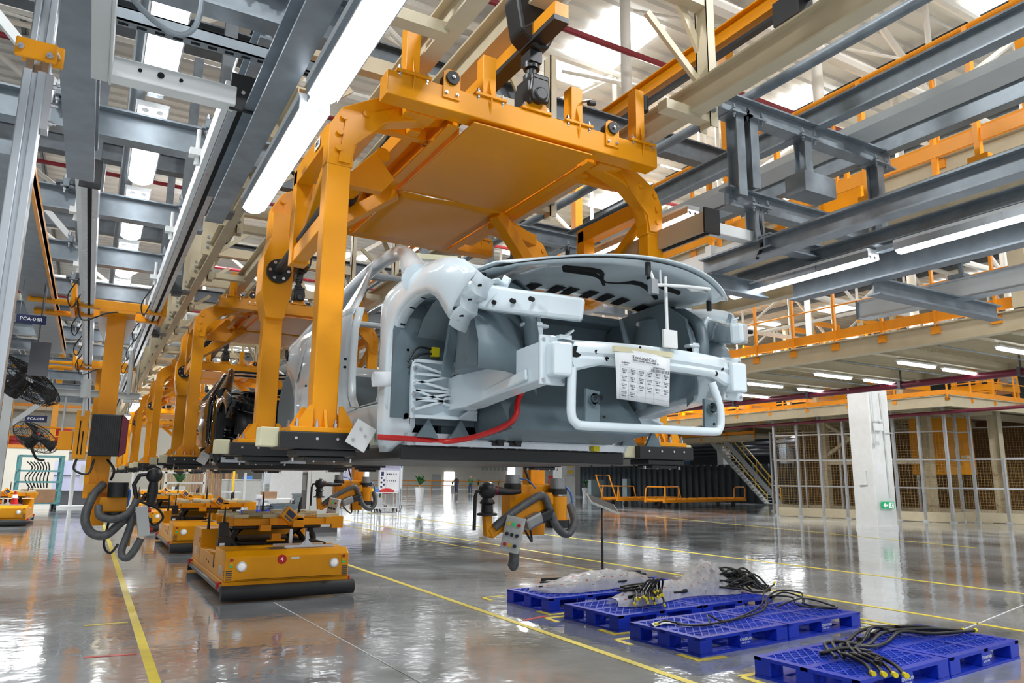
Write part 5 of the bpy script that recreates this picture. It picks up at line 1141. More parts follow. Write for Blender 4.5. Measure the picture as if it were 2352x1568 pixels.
MB().prism([(.14, 1.62), (.2, 1.66), (.2, 1.98), (.14, 2.04)], 1, -.36, -.12).mk('side_cover', 'maroon', cb)
P(MB().box(-.25, -.14, -.3, -.12, 1.6, 2.06), 'bracket_plate', bev=.004); P(MB().box(-.38, -.26, -.28, -.12, 1.68, 1.86), 'junction_box', bev=.006); P(MB().box(-.215, -.205, -.305, -.3, 1.64, 1.96).box(-.185, -.175, -.305, -.3, 1.64, 1.86), 'slot', 'hole')
P(MB().cyl((-.2, -.33, 2.18), (-.2, -.33, 2.36), .045, 12).cyl((-.2, -.33, 2.0), (-.2, -.33, 2.18), .014, 8), 'air_cylinder', 'cab_grey', smooth=40)
P(MB().box(-.12, .12, -.2, .1, 1.28, 1.36), 'slide_plate'); P(MB().box(.02, .26, -.32, -.1, 1.1, 1.24), 'arm_block', bev=.01)
P(MB().cyl((.17, -.3, 1.24), (.17, -.3, 1.38), .09, 16), 'motor', 'black', smooth=40); P(MB().cyl((.17, -.3, 1.02), (.17, -.3, 1.1), .1, 16), 'elbow_ring', 'black', smooth=40)
P(MB().bar((.2, -.3, 1.05), (.42, -.36, 1.0), .09, .08).bar((.3, -.34, 1.0), (.3, -.34, .78), .04, .05), 'lower_arm', 'orange')
P(MB().sph((.47, -.4, 1.45), .075, 12, 8), 'nutrunner_head', 'black', smooth=40); P(MB().tube([(.47, -.4, 1.42), (.47, -.4, 1.3), (.46, -.4, 1.15)], [.035, .05, .035], 10).cyl((.47, -.4, 1.27), (.47, -.4, 1.285), .075, 12), 'nutrunner', 'black', smooth=40)
P(MB().tube([(.4, -.42, 1.46), (.34, -.42, 1.45), (.30, -.4, 1.36), (.34, -.4, 1.2)], .02, 8), 'handle_hose', 'black', smooth=60)
c = P(MB().box(-.05, .05, -.08, .06, -.14, .14), 'control_box', 'cab_grey', bev=.006); c.matrix_local = TL(.4, -.5, 1.02) @ Matrix.Rotation(R(-10), 4, 'Y')
for z in (-.09, 0, .09): MB().cyl((.05, -.02, z), (.08, -.02, z), .02, 10).mk('push_button', 'red' if z else 'black', c, 40)
P(MB().tube(smooth_path([(.04, -.2, 1.36), (-.04, -.34, 1.24), (-.08, -.4, 1.05), (-.02, -.42, .92), (.1, -.42, .89), (.2, -.4, .98), (.26, -.38, 1.05)], 6), .04, 10).tube(smooth_path([(.02, -.4, 1.16), (.04, -.45, 1.07), (.16, -.46, 1.04), (.28, -.44, 1.1), (.34, -.42, 1.22)], 6), .035, 10), 'hose_sleeve', 'sleeve', smooth=60)
P(MB().tube(smooth_path([(.4, -.5, .86), (.36, -.5, .76), (.3, -.48, .68), (.25, -.46, .74), (.3, -.42, .95), (.32, -.4, 1.1)], 5), .035, 8), 'cable_sleeve', 'sleeve', smooth=60)
P(MB().tube(smooth_path([(.36, -.42, 1.2), (.5, -.45, 1.15), (.58, -.46, 1.05), (.5, -.46, .98), (.42, -.44, 1.1)], 6), .012, 6).tube(smooth_path([(.12, -.3, 1.0), (.1, -.34, .8), (.16, -.34, .72), (.22, -.34, .8)], 6), .012, 6).tube(smooth_path([(.05, -.2, 1.6), (.12, -.24, 1.5), (.1, -.22, 1.4)], 5), .012, 6).tube(smooth_path([(-.2, -.25, 1.62), (-.22, -.28, 1.5), (-.1, -.28, 1.46), (-.06, -.26, 1.6)], 5), .011, 6), 'cable', 'black', smooth=60)
P(MB().tube(smooth_path([(.18, -.22, 1.36), (.27, -.26, 1.3), (.26, -.3, 1.15)], 5), .014, 6), 'blue_cable', 'board_blue', smooth=60)
l2 = thing('manipulator', 'second orange trolley with hanging column farther along the left aisle', 'manipulator', (.05, 13.1, 0), 0, 'orange manipulators'); column_part(l2, 1.1, 3.08, .09); trolley_frame(l2, 3.08)
# ================================================================ pallets
def pallet():
    t = thing('pallet', 'x', 'pallet', (0, 0, 0), 0, 'blue plastic pallets')
    Wd, D = 1.2, .85
    m = MB()
    for x0, x1 in ((0, .07), (.565, .635), (1.13, 1.2)): m.box(x0, x1, 0, D, .125, .15)
    for y0, y1 in ((0, .06), (.395, .455), (.79, .85)): m.box(0, Wd, y0, y1, .1251, .1501)
    m.mk('deck_frame', 'blue', t)
    m = MB()
    for k in range(7):
        for cx in (.07, .635):
            pass
    for (xa, xb) in ((.07, .565), (.635, 1.13)):
        for (ya, yb) in ((.06, .395), (.455, .79)):
            w_, h = xb-xa, yb-ya; n = 9; st = (w_+h)/n
            for sg in (1, -1):
                for k in range(1, n):
                    c = k*st
                    p0 = (max(0, c-h), min(c, h)); p1 = (min(c, w_), max(0, c-w_))
                    f = (lambda p: (xa+p[0], ya+p[1], .139)) if sg > 0 else (lambda p: (xb-p[0], ya+p[1], .139))
                    m.bar(f(p0), f(p1), .009, .02)
            m.box(xa, xb, ya+h/2-.006, ya+h/2+.006, .13, .149)
            for q in range(3): m.box(xa, xb, ya+.02*q, ya+.02*q+.006, .128, .1485)
    m.mk('deck_lattice', 'blue_net', t)['kind'] = 'stuff'
    b = None
    for x in (.0, .52, 1.04):
        for y in (.0, .355, .71):
            if b is None: b = MB().prism([(0, 0), (.16, 0), (.16, .12), (.14, .14), (0, .14)], 2, .02, .126).mk('block', 'blue', t, bev=.006); b.matrix_local = TL(x, y, 0)
            else: share(b, t, TL(x, y, 0), 'block')
    for y in (.0, .355, .71): MB().box(0, Wd, y, y+.14, 0, .02).mk('skid', 'blue', t)
    for x in (0, .52, 1.04): MB().box(x+.001, x+.159, .001, .849, .0, .0195).mk('skid', 'blue', t)
    for x in (.60,): text('CHANGAN', .034, TL(x, -.0015, .085) @ FY, 'paper', t); text('CATO  1700', .02, TL(x-.01, -.0015, .055) @ FY, 'paper', t)
    return t
p0 = pallet(); rz = R(5)
rows_ = [((4.60, 7.2), 4, 'third row from the front'), ((4.64, 6.0), 5, 'second row'), ((4.62, 4.87), 5, 'row'), ((4.63, 3.38), 5, 'nearest row')]
labs = [['blue plastic pallet farthest back, its left end under clear wrapping', 'blue plastic pallet hidden farthest back under the wrapped bundle'],
        ['blue plastic pallet under the yellow tipped hoses and wrapped bundle', 'blue plastic pallet right behind it under the black hose ends'],
        ['blue lettered pallet in the middle row, left one, with a thin hose across', 'blue lettered pallet in the middle row, right one, with thin hose ends'],
        ['nearest blue pallet at the bottom edge carrying thick black hoses', 'nearest blue pallet cut by the right edge']]
first = True
for ((x, y), a, _), lb in zip(rows_, labs):
    for k in range(2):
        X, Y_ = x+1.225*k*math.cos(R(a)), y+1.225*k*math.sin(R(a))
        if first: p0.location = (X, Y_, 0); p0.rotation_euler = (0, 0, R(a)); p0['label'] = lb[k]; first = False
        else: dup(p0, (X, Y_, 0), R(a), lb[k])
# black hoses
def hoses(name, label, paths, r, caps, capm='tag_yellow', clips=()):
    t = thing(name, label, 'hoses')
    for p in paths:
        sp = smooth_path(p, 5); MB().tube(sp, r, 8).mk('hose', 'hose', t, 60)
    for c in caps:
        c, d = V(c[0]), V(c[1]).normalized(); MB().cyl(c, c+d*.035, r*1.35, 8).mk('end_cap', capm, t, 40)
    for c in clips: MB().cb(c, (.025, .05, .035)).mk('clip', 'black', t, bev=.003)
    return t
ps = []; Z0 = .165
def offs(p, o):
    p = [V(q) for q in p]; out = []
    for i, q in enumerate(p):
        d = p[min(i+1, len(p)-1)]-p[max(i-1, 0)]; d.z = 0; d.normalize(); out.append(q+V((-d.y, d.x, 0))*o)
    return out
caps = []
for i in range(5):
    ps.append(offs([(5.02, 3.72, Z0+.02), (5.2, 3.95, Z0+.05+.02*(i % 2)), (5.5, 4.0, Z0+.02), (5.85, 4.12, Z0+.05*(i % 3)), (6.2, 4.2, Z0+.04), (6.5, 4.08, Z0+.02+.03*(i % 2)), (6.95-.1*i, 4.0, Z0+.02)], .055*i-.11))
    if i < 2: caps.append((ps[-1][-1], (1, 0, 0)))
for i in range(4):
    ps.append(offs([(5.12, 3.78, Z0+.03), (5.05, 3.66, Z0+.05), (5.02, 3.5, Z0+.02), (4.92, 3.38, Z0)], .07*i-.1)); caps.append((ps[-1][-1], (-.5, -1, 0)))
ps.append([(5.1, 3.98, Z0), (4.95, 3.93, Z0+.02), (5.1, 3.84, Z0+.06), (5.35, 3.8, Z0+.02)])
hoses('thick_hoses', 'bundle of thick black hoses with clips lying on the nearest pallet', ps, .0145, caps, clips=[(5.0+.05*i, 3.5+.03*i, .2) for i in range(3)]+[(5.3+.25*i, 3.98+.05*i, .215) for i in range(5)])
hoses('thin_hose', 'long thin black hose snaking across both middle pallets with tangled end', [
    [(4.66, 5.45, .17), (4.78, 5.48, .18), (4.9, 5.3, .165), (5.1, 5.25, .165), (5.2, 5.37, .22), (5.3, 5.28, .17), (5.7, 5.4, .17), (6.2, 5.62, .2), (6.5, 5.85, .27), (6.7, 5.95, .3), (6.9, 6.1, .28), (7.0, 6.14, .3)],
    [(4.8, 5.35, .17), (5.0, 5.22, .17), (5.5, 5.3, .17), (6.1, 5.5, .18), (6.4, 5.7, .26), (6.7, 5.65, .24), (6.55, 5.45, .2), (6.8, 5.3, .17), (6.95, 5.28, .17)],
    [(6.3, 5.68, .22), (6.6, 5.75, .3), (6.9, 5.7, .27), (6.75, 5.55, .22), (6.65, 5.4, .2), (6.9, 5.25, .17)], [(6.4, 5.6, .17), (6.7, 5.5, .25), (7.0, 5.35, .17)], [(6.2, 5.6, .17), (6.55, 5.8, .2), (6.8, 5.85, .26), (7.0, 5.75, .2), (6.8, 5.6, .18)]],
    .009, [((4.66, 5.45, .17), (-1, 0, 0)), ((7.0, 6.14, .3), (.5, .2, .4))])
random.seed(3); ps = []; caps = []
for i in range(16):
    a = random.uniform(-.5, .5); x, y, z = 5.02+random.uniform(0, .34), 6.10+random.uniform(0, .16)+.0*i, .175+random.uniform(0, .14)
    ps.append([(x, y, z), (x+.1, y+.12, z+.03), (x+.18, y+.28, z+.06)]); caps.append(((x, y, z), (-.5, -1, random.uniform(-.3, .3))))
for i in range(4): ps.append([(5.15+.05*i, 6.3, .3), (5.22+.05*i, 6.25, .42), (5.32+.05*i, 6.3, .4), (5.36+.05*i, 6.38, .25)])
hoses('hose_bundle', 'bundle of black hose ends with yellow caps sticking out of the wrapping', ps, .011, caps)
ps = []
for i in range(26):
    x, y, z = 6.72+random.uniform(0, .1), 6.45+random.uniform(0, .25), .2+random.uniform(0, .16); l = random.uniform(.25, .55)
    ps.append([(x-.2, y+.05, z+.03), (x, y, z+random.uniform(0, .12)), (x+l*.5, y-random.uniform(-.06, .1), z+random.uniform(-.04, .1)), (x+l, y-random.uniform(-.1, .12), max(.17, z-random.uniform(0, .12)))])
hoses('hose_bundle', 'tangle of black bent hose ends at the right of the wrapped bundle', ps, .011, [])
# clear plastic wrapping over bundles of hoses
def wrap(label, path, wid, hei, seed, n=46, k=22, inner=8):
    rnd = random.Random(seed); P_ = smooth_path(path, max(2, n//(len(path)-1))); n = len(P_)
    t = thing('wrapped_bundle', label, 'wrapped bundle'); rows = []
    for i, p in enumerate(P_):
        d = (P_[min(i+1, n-1)]-P_[max(i-1, 0)]); d.z = 0; d.normalize(); s = V((-d.y, d.x, 0)); u = i/(n-1); e = math.sin(math.pi*min(1, max(.04, u*1.0)))**.45
        w_, h = wid*e*(.8+.3*math.sin(7*u+seed)), hei(u)*e; r = []
        for j in range(k+1):
            a = math.pi*j/k; cr = 1+rnd.uniform(-.05, .05)+.06*math.sin(7*a+11*u*6+seed)*math.sin(23*u+3*a)
            r.append(p+s*(math.cos(a)*w_*cr)+V((0, 0, max(0, math.sin(a)**.7*h*cr)+.005)))
        rows.append(r)
    MB().grid(rows).mk('film', 'plastic', t, 32)
    for q in range(inner):
        o = rnd.uniform(-.6, .6)*wid; hh = rnd.uniform(.25, .75); pts = []
        for i in range(0, n, 4):
            p = P_[i]; d = (P_[min(i+1, n-1)]-P_[max(i-1, 0)]); d.z = 0; d.normalize(); s = V((-d.y, d.x, 0))
            pts.append(p+s*o*(.8+.2*math.sin(i+q))+V((0, 0, hei(i/(n-1))*hh*(1-(o/wid)**2)+.02)))
        MB().tube(smooth_path(pts[1:-1], 2), .013, 6).mk('hose', 'hose', t, 60)
    # red print on the film
    m = MB()
    for i in range(3, n-3, 3):
        for j in (5, 9, 13, 17):
            a, b, c, d = V(rows[i][j]), V(rows[i][j+1]), V(rows[i+1][j+1]), V(rows[i+1][j]); nn = (b-a).cross(d-a).normalized()
            if nn.z < 0: nn = -nn
            for f in (.2, .5, .8):
                q0 = a.lerp(b, f)+nn*.003; q1 = d.lerp(c, f)+nn*.003; w2 = (b-a)*.22
                if rnd.random() < .7: m.add([q0, q0+w2, q1.lerp(q0, .3)+w2, q1.lerp(q0, .3)], [(0, 1, 2, 3)])
    m.mk('print', 'print_red', t)['kind'] = 'stuff'
wrap('long clear plastic wrapping over black hoses on the far pallets, left bundle', [(4.75, 7.85, .15), (5.1, 7.6, .15), (5.6, 7.6, .15), (6.1, 7.75, .15), (6.6, 7.9, .15)], .26, lambda u: .13+.08*math.sin(3*u), 1)
wrap('crumpled clear plastic wrapping with red print, highest bundle on the pallets', [(4.95, 6.5, .15), (5.3, 6.5, .15), (5.75, 6.62, .15), (6.15, 6.75, .15), (6.45, 6.78, .15), (6.7, 6.7, .15), (6.9, 6.55, .15)], .26, lambda u: .2+.04*math.sin(9*u)+.2*math.exp(-((u-.74)/.13)**2), 2, 56)
tag(MB().grid([[(4.6+.13*i, 5.42+.05*j, .155+.02*((i+j) % 2)) for i in range(3)] for j in range(3)]).mk('torn_film', 'paper'), 'small torn piece of white film on the left corner of the middle pallet', 'film')
# reading stand
rs_ = thing('reading_stand', 'thin black reading stand with a tilted plate behind the pallets', 'stand', (7.42, 10.0, 0))
MB().cyl((0, 0, 0), (0, 0, .5), .02, 10).cyl((0, 0, .5), (0, 0, 1.0), .014, 10).cyl((0, 0, .5), (0, 0, .54), .024, 10).mk('pole', 'black', rs_, 40); MB().rev([(0, .02), (.14, .02), (.15, 0)], n=20).mk('foot', 'black', rs_, 40)
pl = MB().box(-.25, .25, -.17, .17, -.008, .008).mk('plate', 'steel_dark', rs_); pl.matrix_local = TL(.02, 0, 1.07) @ Matrix.Rotation(R(-12), 4, 'Z') @ Matrix.Rotation(R(20), 4, 'Y') @ Matrix.Rotation(R(25), 4, 'X')
MB().box(-.255, .255, -.18, -.165, -.012, .02).box(-.26, -.25, -.17, .17, -.01, .012).box(.25, .26, -.17, .17, -.01, .012).mk('rim', 'cab_grey', pl); MB().box(-.02, .02, -.17, .17, -.014, -.008).mk('spine', 'cab_grey', pl)
# ================================================================ things at the back of the hall
cb = thing('switch_cabinet', 'tall pale grey cabinet with dark plinth behind the guided vehicles', 'cabinet', (5.15, 20.1, 0))
MB().box(0, .88, 0, .6, .14, 1.63).mk('case', 'cab_grey', cb, bev=.008); MB().box(-.0, .88, 0.01, .6, 0, .14).mk('plinth', 'plinth', cb); MB().box(.09, .095, -.004, 0, .16, 1.6).mk('door_gap', 'plinth', cb); MB().box(-.006, 0, .05, .55, .5, 1.58).mk('side_panel', 'plinth', cb); MB().box(-.01, -.004, .08, .52, 1.1, 1.5).mk('side_window', 'crate', cb); MB().box(.82, .84, -.02, 0, .8, .92).mk('door_handle', 'black', cb)
def crate(t, x0, x1, y0, y1, z0, z1): MB().box(x0, x1, y0, y1, z0, z1).box(x0-.02, x1+.02, y0-.02, y1+.02, z1-.06, z1).mk('crate_body', 'crate', t); MB().box(x0+.1, x1-.1, y0-.03, y0, (z0+z1)/2-.03, (z0+z1)/2+.03).mk('grip', 'plinth', t)
for i, (x, y, z0, z1, lb) in enumerate([(6.2, 27.2, 0, .5, 'grey plastic crate behind the guided vehicle, lower left'), (7.0, 27.4, 0, .85, 'tall grey plastic crate with a white label behind the guided vehicle'), (7.6, 26.6, 0, .5, 'grey plastic crate beside the tall cabinet'), (5.6, 27.6, 0, .42, 'grey plastic crate under the white table with boxes')]):
    q = thing('plastic_crate', lb, 'crate', (x, y, 0), 0, 'grey plastic crates'); crate(q, -.38, .38, 0, .5, z0, z1)
    if i == 1: MB().box(-.12, .1, -.035, -.03, .68, .78).mk('label_plate', 'paper', q)
q = tag(MB().box(5.3, 6.6, 27.5, 28.2, .62, .68).cyl((5.4, 27.6, 0), (5.4, 27.6, .62), .03, 6).cyl((6.5, 27.6, 0), (6.5, 27.6, .62), .03, 6).mk('white_table', 'white_paint'), 'white low table behind the guided vehicle', 'table')
tag(MB().box(5.5, 6.0, 27.6, 28, .68, .92).mk('carton', 'card'), 'brown carton standing on the low white table', 'box'); tag(MB().box(5.25, 5.45, 27.4, 27.6, .68, .82).mk('tape_dispenser', 'white_paint'), 'white dispenser on the left end of the low table', 'dispenser')
for i, x in enumerate((4.55, 5.15, 5.7)): dup(p0, (x-.3, 27-.25*i, .15*(i % 2)), R(4), ['blue pallet behind the guided vehicle, left', 'blue pallet stacked behind the guided vehicle, middle', 'blue pallet behind the guided vehicle, right'][i])
# display boards
def board(x, y, w_, z0, z1, label, m='board_lilac', rz=-10, kind=0):
    t = thing('display_board', label, 'board', (x, y, 0), R(rz))
    MB().box(-w_/2, w_/2, -.02, .02, z0, z1).mk('panel', m, t); MB().box(-w_/2-.04, -w_/2, -.03, .03, .08, z1+.04).box(w_/2, w_/2+.04, -.03, .03, .08, z1+.04).box(-w_/2, w_/2, -.03, .03, z1, z1+.04).box(-w_/2, w_/2, -.03, .03, z0-.04, z0).mk('frame', 'alu', t)
    MB().box(-w_/2-.04, -w_/2, -.35, .35, .06, .1).box(w_/2, w_/2+.04, -.35, .35, .06, .1).mk('foot', 'alu', t)
    k = MB()
    for sx in (-1, 1):
        for sy in (-.33, .33): k.cyl((sx*w_/2-.02, sy, .045), (sx*w_/2+.02, sy, .045), .045, 8)
    k.mk('caster', 'black', t, 40)
    if kind == 1:
        MB().box(-w_/2+.02, -w_/2+.3, -.026, -.02, z0+.02, z1-.3).box(-w_/2+.32, w_/2-.02, -.026, -.02, z0+.02, z1-.3).mk('chart_sheet', 'paper', t)
        k = MB()
        for i in range(5): k.box(-w_/2+.35+.1*i, -w_/2+.40+.1*i, -.03, -.026, z1-.5, z1-.44).box(-w_/2+.35+.1*i, -w_/2+.38+.1*i, -.03, -.026, z1-.8, z1-.74)
        k.box(-w_/2+.08, -w_/2+.2, -.03, -.026, z1-.55, z1-.36)
        for i in range(3): k.box(-w_/2+.02, w_/2-.02, -.026, -.02, z1-.06-.06*i, z1-.05-.06*i)
        for a, b in ((.1, .2), (.22, .3), (.1, .4), (.22, .5), (.1, .6)): k.cyl((-w_/2+a, -.03, z0+b), (-w_/2+a, -.026, z0+b), .05, 8)
        k.mk('chart_print', 'navy', t)
    if kind == 2: MB().box(-w_/2, w_/2, -.026, -.02, z1-.22, z1).mk('header', 'board_blue', t); MB().box(-w_/2+.03, w_/2-.03, -.026, -.02, z0+.03, z1-.3).mk('chart_sheet', 'paper', t)
    return t
board(12.25, 33, .95, .85, 2.1, 'tall display board with charts on a wheeled frame behind the cars', 'board_lilac', -8, 1)
board(13.8, 36.5, .8, .95, 2.2, 'display board with a blue header behind the chart board', 'paper', -12, 2)
board(11.5, 36, 1.0, .8, 1.9, 'lilac display board behind the wheeled tables', 'board_lilac', -5); board(10.4, 36.4, .9, .8, 1.9, 'lilac display board left of the others, partly hidden', 'board_lilac', -5); board(11.0, 38, .7, .9, 2.0, 'pale blue display board between the lilac ones', 'paper', -5); board(9.1, 38, 2.4, .2, 2.0, 'wide white partition board behind the middle manipulator', 'white_paint', 0)
for i, (x, y) in enumerate([(10.9, 31.9), (11.9, 32.6)]):
    t = thing('wheeled_table', ['white wheeled table with small yellow and blue bins', 'white wheeled table with a red cloth heap on top'][i], 'table', (x, y, 0), R(-6), 'wheeled tables')
    MB().box(-.55, .55, -.35, .35, .78, .82).mk('table_top', 'white_paint', t); MB().box(-.52, .52, -.33, .33, .12, .15).mk('shelf', 'white_paint', t)
    lg = None
    for a in (-.5, .5):
        for b in (-.3, .3):
            if lg is None: lg = MB().box(-.02, .02, -.02, .02, .08, .78).mk('leg', 'alu', t); lg.matrix_local = TL(a, b, 0); wl = MB().cyl((-.02, 0, .045), (.02, 0, .045), .045, 8).mk('caster', 'black', t, 40); wl.matrix_local = TL(a, b, 0)
            else: share(lg, t, TL(a, b, 0)); share(wl, t, TL(a, b, 0))
for i in range(4): tag(MB().box(10.5+.22*i, 10.66+.22*i, 31.8, 32.1, .82, .98).mk('parts_bin', 'yellow' if i < 3 else 'board_blue'), 'small bin on the left wheeled table, %s' % ['far left', 'second from left', 'third from left', 'blue one'][i], 'bin')
tag(MB().sph((11.95, 32.5, .86), .3, 12, 6, (1.3, .7, .45)).mk('red_cloth', 'red', None, 60), 'red cloth heap on the right wheeled table', 'cloth')
# plants
def plant(x, y, h, label, big=True):
    t = thing('potted_plant', label, 'plant', (x, y, 0), random.random(), 'potted plants')
    ph = h*.42; MB().rev([(0, 0), (.2*h/1.9, 0), (.27*h/1.9, ph), (.24*h/1.9, ph), (.23*h/1.9, ph-.05), (0, ph-.05)], n=14).mk('pot', 'pot', t, 40)
    MB().cyl((0, 0, ph-.05), (0, 0, h*.62), .03, 8).mk('stem', 'wood', t)
    for k in range(16 if big else 9):
        a = k*2.4; r = (.2+.22*random.random())*h/1.7; z1 = h*(.72+.28*random.random()); rows = []
        for i in range(5):
            u = i/4; w_ = .055*h*math.sin(math.pi*(.15+.85*u))*(1 if big else .5); c = V((math.cos(a)*r*u, math.sin(a)*r*u, lerp(h*.5 if big else ph, z1, u-.35*u*u*(1 if big else 0)))); s = V((-math.sin(a), math.cos(a), 0))*w_
            rows.append([c-s, c+V((0, 0, w_*.4)), c+s])
        MB().grid(rows).mk('leaf', 'leaf', t, 60, solid=.004)
plant(18.6, 44.5, 2.1, 'leafy green plant in a tall white pot right of the chart board'); plant(10.3, 50.5, 2.5, 'green palm in a white pot behind the vehicles, left one'); plant(11.0, 51.5, 2.4, 'green palm in a white pot behind the vehicles, right one'); plant(34.3, 57.5, 2.2, 'leafy plant in a white pot beside the two walking people')
plant(12.9, 36.0, 1.1, 'small spiky plant in a low pot beside the chart board', False); plant(9.0, 33.5, 1.0, 'small spiky plant left of the tall cabinet', False); plant(36.5, 51.5, 1.9, 'dark plant in a grey pot right of the far white column'); plant(3.95, 40, 2.2, 'green plant behind the wooden partition on the left')
for i, (x, y) in enumerate([(42, 82), (46, 84), (39, 83), (57, 88)]): plant(x, y, 1.6, ['small yellowish plant at the far barrier, left', 'small yellowish plant at the far barrier, middle', 'small plant at the far barrier behind the green one', 'small plant at the far barrier, right'][i], False)
# people
def person(x, y, rz, label, top='cloth_dark', low='jeans', h=1.72):
    t = thing('person', label, 'person', (x, y, 0), rz, None)
    vs = [(0, 0, .95), (0, 0, 1.15), (0, 0, 1.38), (0, -.01, 1.5), (.09, 0, .9), (.1, -.1, .5), (.11, -.02, .08), (.11, -.14, .04), (-.09, 0, .9), (-.1, .1, .5), (-.11, .24, .1), (-.11, .14, .04), (.19, 0, 1.4), (.23, -.02, 1.13), (.22, -.16, .92), (-.19, 0, 1.4), (-.23, .03, 1.13), (-.2, -.08, .9), (0, -.02, 1.6), (0, -.02, 1.7)]
    es = [(0, 1), (1, 2), (2, 3), (0, 4), (4, 5), (5, 6), (6, 7), (0, 8), (8, 9), (9, 10), (10, 11), (2, 12), (12, 13), (13, 14), (2, 15), (15, 16), (16, 17), (3, 18), (18, 19)]
    rad = [.14, .13, .15, .055, .09, .065, .045, .04, .09, .065, .045, .04, .06, .045, .04, .06, .045, .04, .085, .08]
    me = bpy.data.meshes.new('body'); me.from_pydata(vs, es, []); o = bpy.data.objects.new('body', me); COL.objects.link(o); o.parent = t
    k = o.modifiers.new('skin', 'SKIN')
    for i, v in enumerate(me.skin_vertices[0].data if me.skin_vertices else []): v.radius = (rad[i], rad[i]*.8)
    if not me.skin_vertices:
        me.attributes
    o.modifiers.new('sub', 'SUBSURF').levels = 1; me.materials.append(MT[top])
    MB().tube([(0, 0, .98), (.09, 0, .9), (.1, -.1, .5), (.11, -.02, .12)], [.13, .105, .08, .065], 10).tube([(0, 0, .98), (-.09, 0, .9), (-.1, .1, .5), (-.11, .23, .14)], [.13, .105, .08, .065], 10).mk('trousers', low, t, 60)
    MB().sph((0, -.03, 1.63), .095, 12, 8, (.85, 1, 1.2)).mk('face', 'skin', t, 60); MB().sph((0, .0, 1.66), .1, 12, 8, (.9, .95, 1.05)).mk('hair', 'black', t, 60)
    MB().sph((.22, -.18, .88), .045, 8, 6).sph((-.2, -.1, .86), .045, 8, 6).mk('hand', 'skin', t, 60)
    return t
person(31.9, 67, R(-40), 'person in dark shirt and jeans walking, left of the far pair'); person(33.2, 66.5, R(-20), 'person in dark green shirt walking, right of the far pair', 'leaf'); person(-4.0, 37, R(30), 'person in black cut by the left edge of the picture', 'cloth_dark', 'cloth_dark', 1.75)
# far barriers
br = thing('safety_barrier', 'long yellow-orange barrier railing along the far wall', 'railing'); railing(br, (24, 78, 0), (46, 76, 0), 0, 16, 1.2, False, 'railing', .05); railing(br, (46, 76, 0), (54, 80, 0), 0, 6, 1.2, False, 'yellow', .05)
tag(MB().box(34.6, 35.8, 54, 54.3, 0, 1.8).mk('extinguisher_cabinet', 'red'), 'red fire cabinet beside the far white column', 'cabinet')
tag(MB().box(38.2, 39.6, 53, 53.5, 0, 1.5).mk('grey_cabinet', 'crate'), 'grey cabinet at the left end of the dark corrugated wall', 'cabinet')
# yellow platform carts
def cart(x, y, rz, L, label):
    t = thing('platform_cart', label, 'cart', (x, y, 0), rz, 'yellow platform carts'); P = lambda mb, n, m='railing', **k: mb.mk(n, m, t, **k)
    for b in (-.6, .6): P(MB().box(-L/2, L/2, b-.06, b+.06, .34, .48), 'side_beam')
    for i in range(9): P(MB().box(-L/2+.1+i*(L-.2)/8-.05, -L/2+.1+i*(L-.2)/8+.05, -.6, .6, .42, .54), 'cross_beam')
    for s in (-1, 1):
        e = s*L/2; P(MB().tube([(e, -.6, .45), (e-.1*s, -.6, 1.0), (e-.15*s, -.55, 1.15), (e-.15*s, .55, 1.15), (e-.1*s, .6, 1.0), (e, .6, .45)] if s < 0 else [(e-1.3, -.6, .45), (e-1.25, -.6, 1.05), (e-1.1, -.6, 1.15), (e-.1, -.6, 1.15), (e, -.6, 1.05), (e-.05, -.6, .45)], .035, 8), 'handle_frame', smooth=40)
        for b in (-.5, .5): P(MB().cyl((e*.7, b-.05, .17), (e*.7, b+.05, .17), .17, 12), 'wheel', 'rubber', smooth=40)
    P(MB().tube([(-L/2+.2, -.6, .45), (-L/2+.1, -.6, 1.15), (-L/2+1.4, -.6, 1.15), (-L/2+1.6, -.6, .45)], .035, 8), 'guard_rail', smooth=40)
    return t
cart(30.2, 31.6, R(14), 8.4, 'long yellow wheeled platform cart in front of the dark wall'); c2 = cart(28.4, 34.4, R(10), 5.5, 'shorter yellow platform cart with tall handle behind the long one')
MB().tube([(-2.7, -.5, .45), (-3.3, -.5, 1.75), (-3.3, .5, 1.75), (-2.7, .5, .45)], .04, 8).tube([(-3.0, -.5, 1.15), (-3.0, .5, 1.15)], .035, 8).mk('handle_frame', 'railing', c2, 40)
# left background
tk = thing('teal_rack', 'teal steel rack trolley with hanging black hoses at the left', 'rack', (-1.75, 36.5, 0), R(8))
for a in (-.75, .75):
    for b in (-.5, .5): MB().box(a-.05, a+.05, b-.05, b+.05, .18, 2.2).mk('rack_post', 'teal', tk)
for z in (.25, .75, 1.1, 1.55, 2.15): MB().box(-.8, .8, -.55, -.48, z, z+.07).box(-.8, .8, .48, .55, z, z+.07).box(-.8, -.72, -.5, .5, z, z+.07).box(.72, .8, -.5, .5, z, z+.07).mk('rack_rail', 'teal', tk)
MB().box(-.75, .75, -.45, .45, .25, .3).mk('rack_base', 'teal', tk); MB().box(-.6, .6, -.56, -.5, .3, .85).mk('carton_panel', 'card', tk)
for k in range(7): MB().tube(smooth_path([(-.5+.12*k, -.3, 1.95), (-.3+.1*k, -.35, 1.7), (-.5+.13*k, -.3, 1.3), (-.3+.1*k, -.3, .9)], 5), .025, 6).mk('hose', 'hose', tk, 60)
for a in (-.65, .65): MB().cyl((a-.04, -.45, .11), (a+.04, -.45, .11), .11, 10).cyl((a-.04, .45, .11), (a+.04, .45, .11), .11, 10).mk('caster', 'rubber', tk, 40)
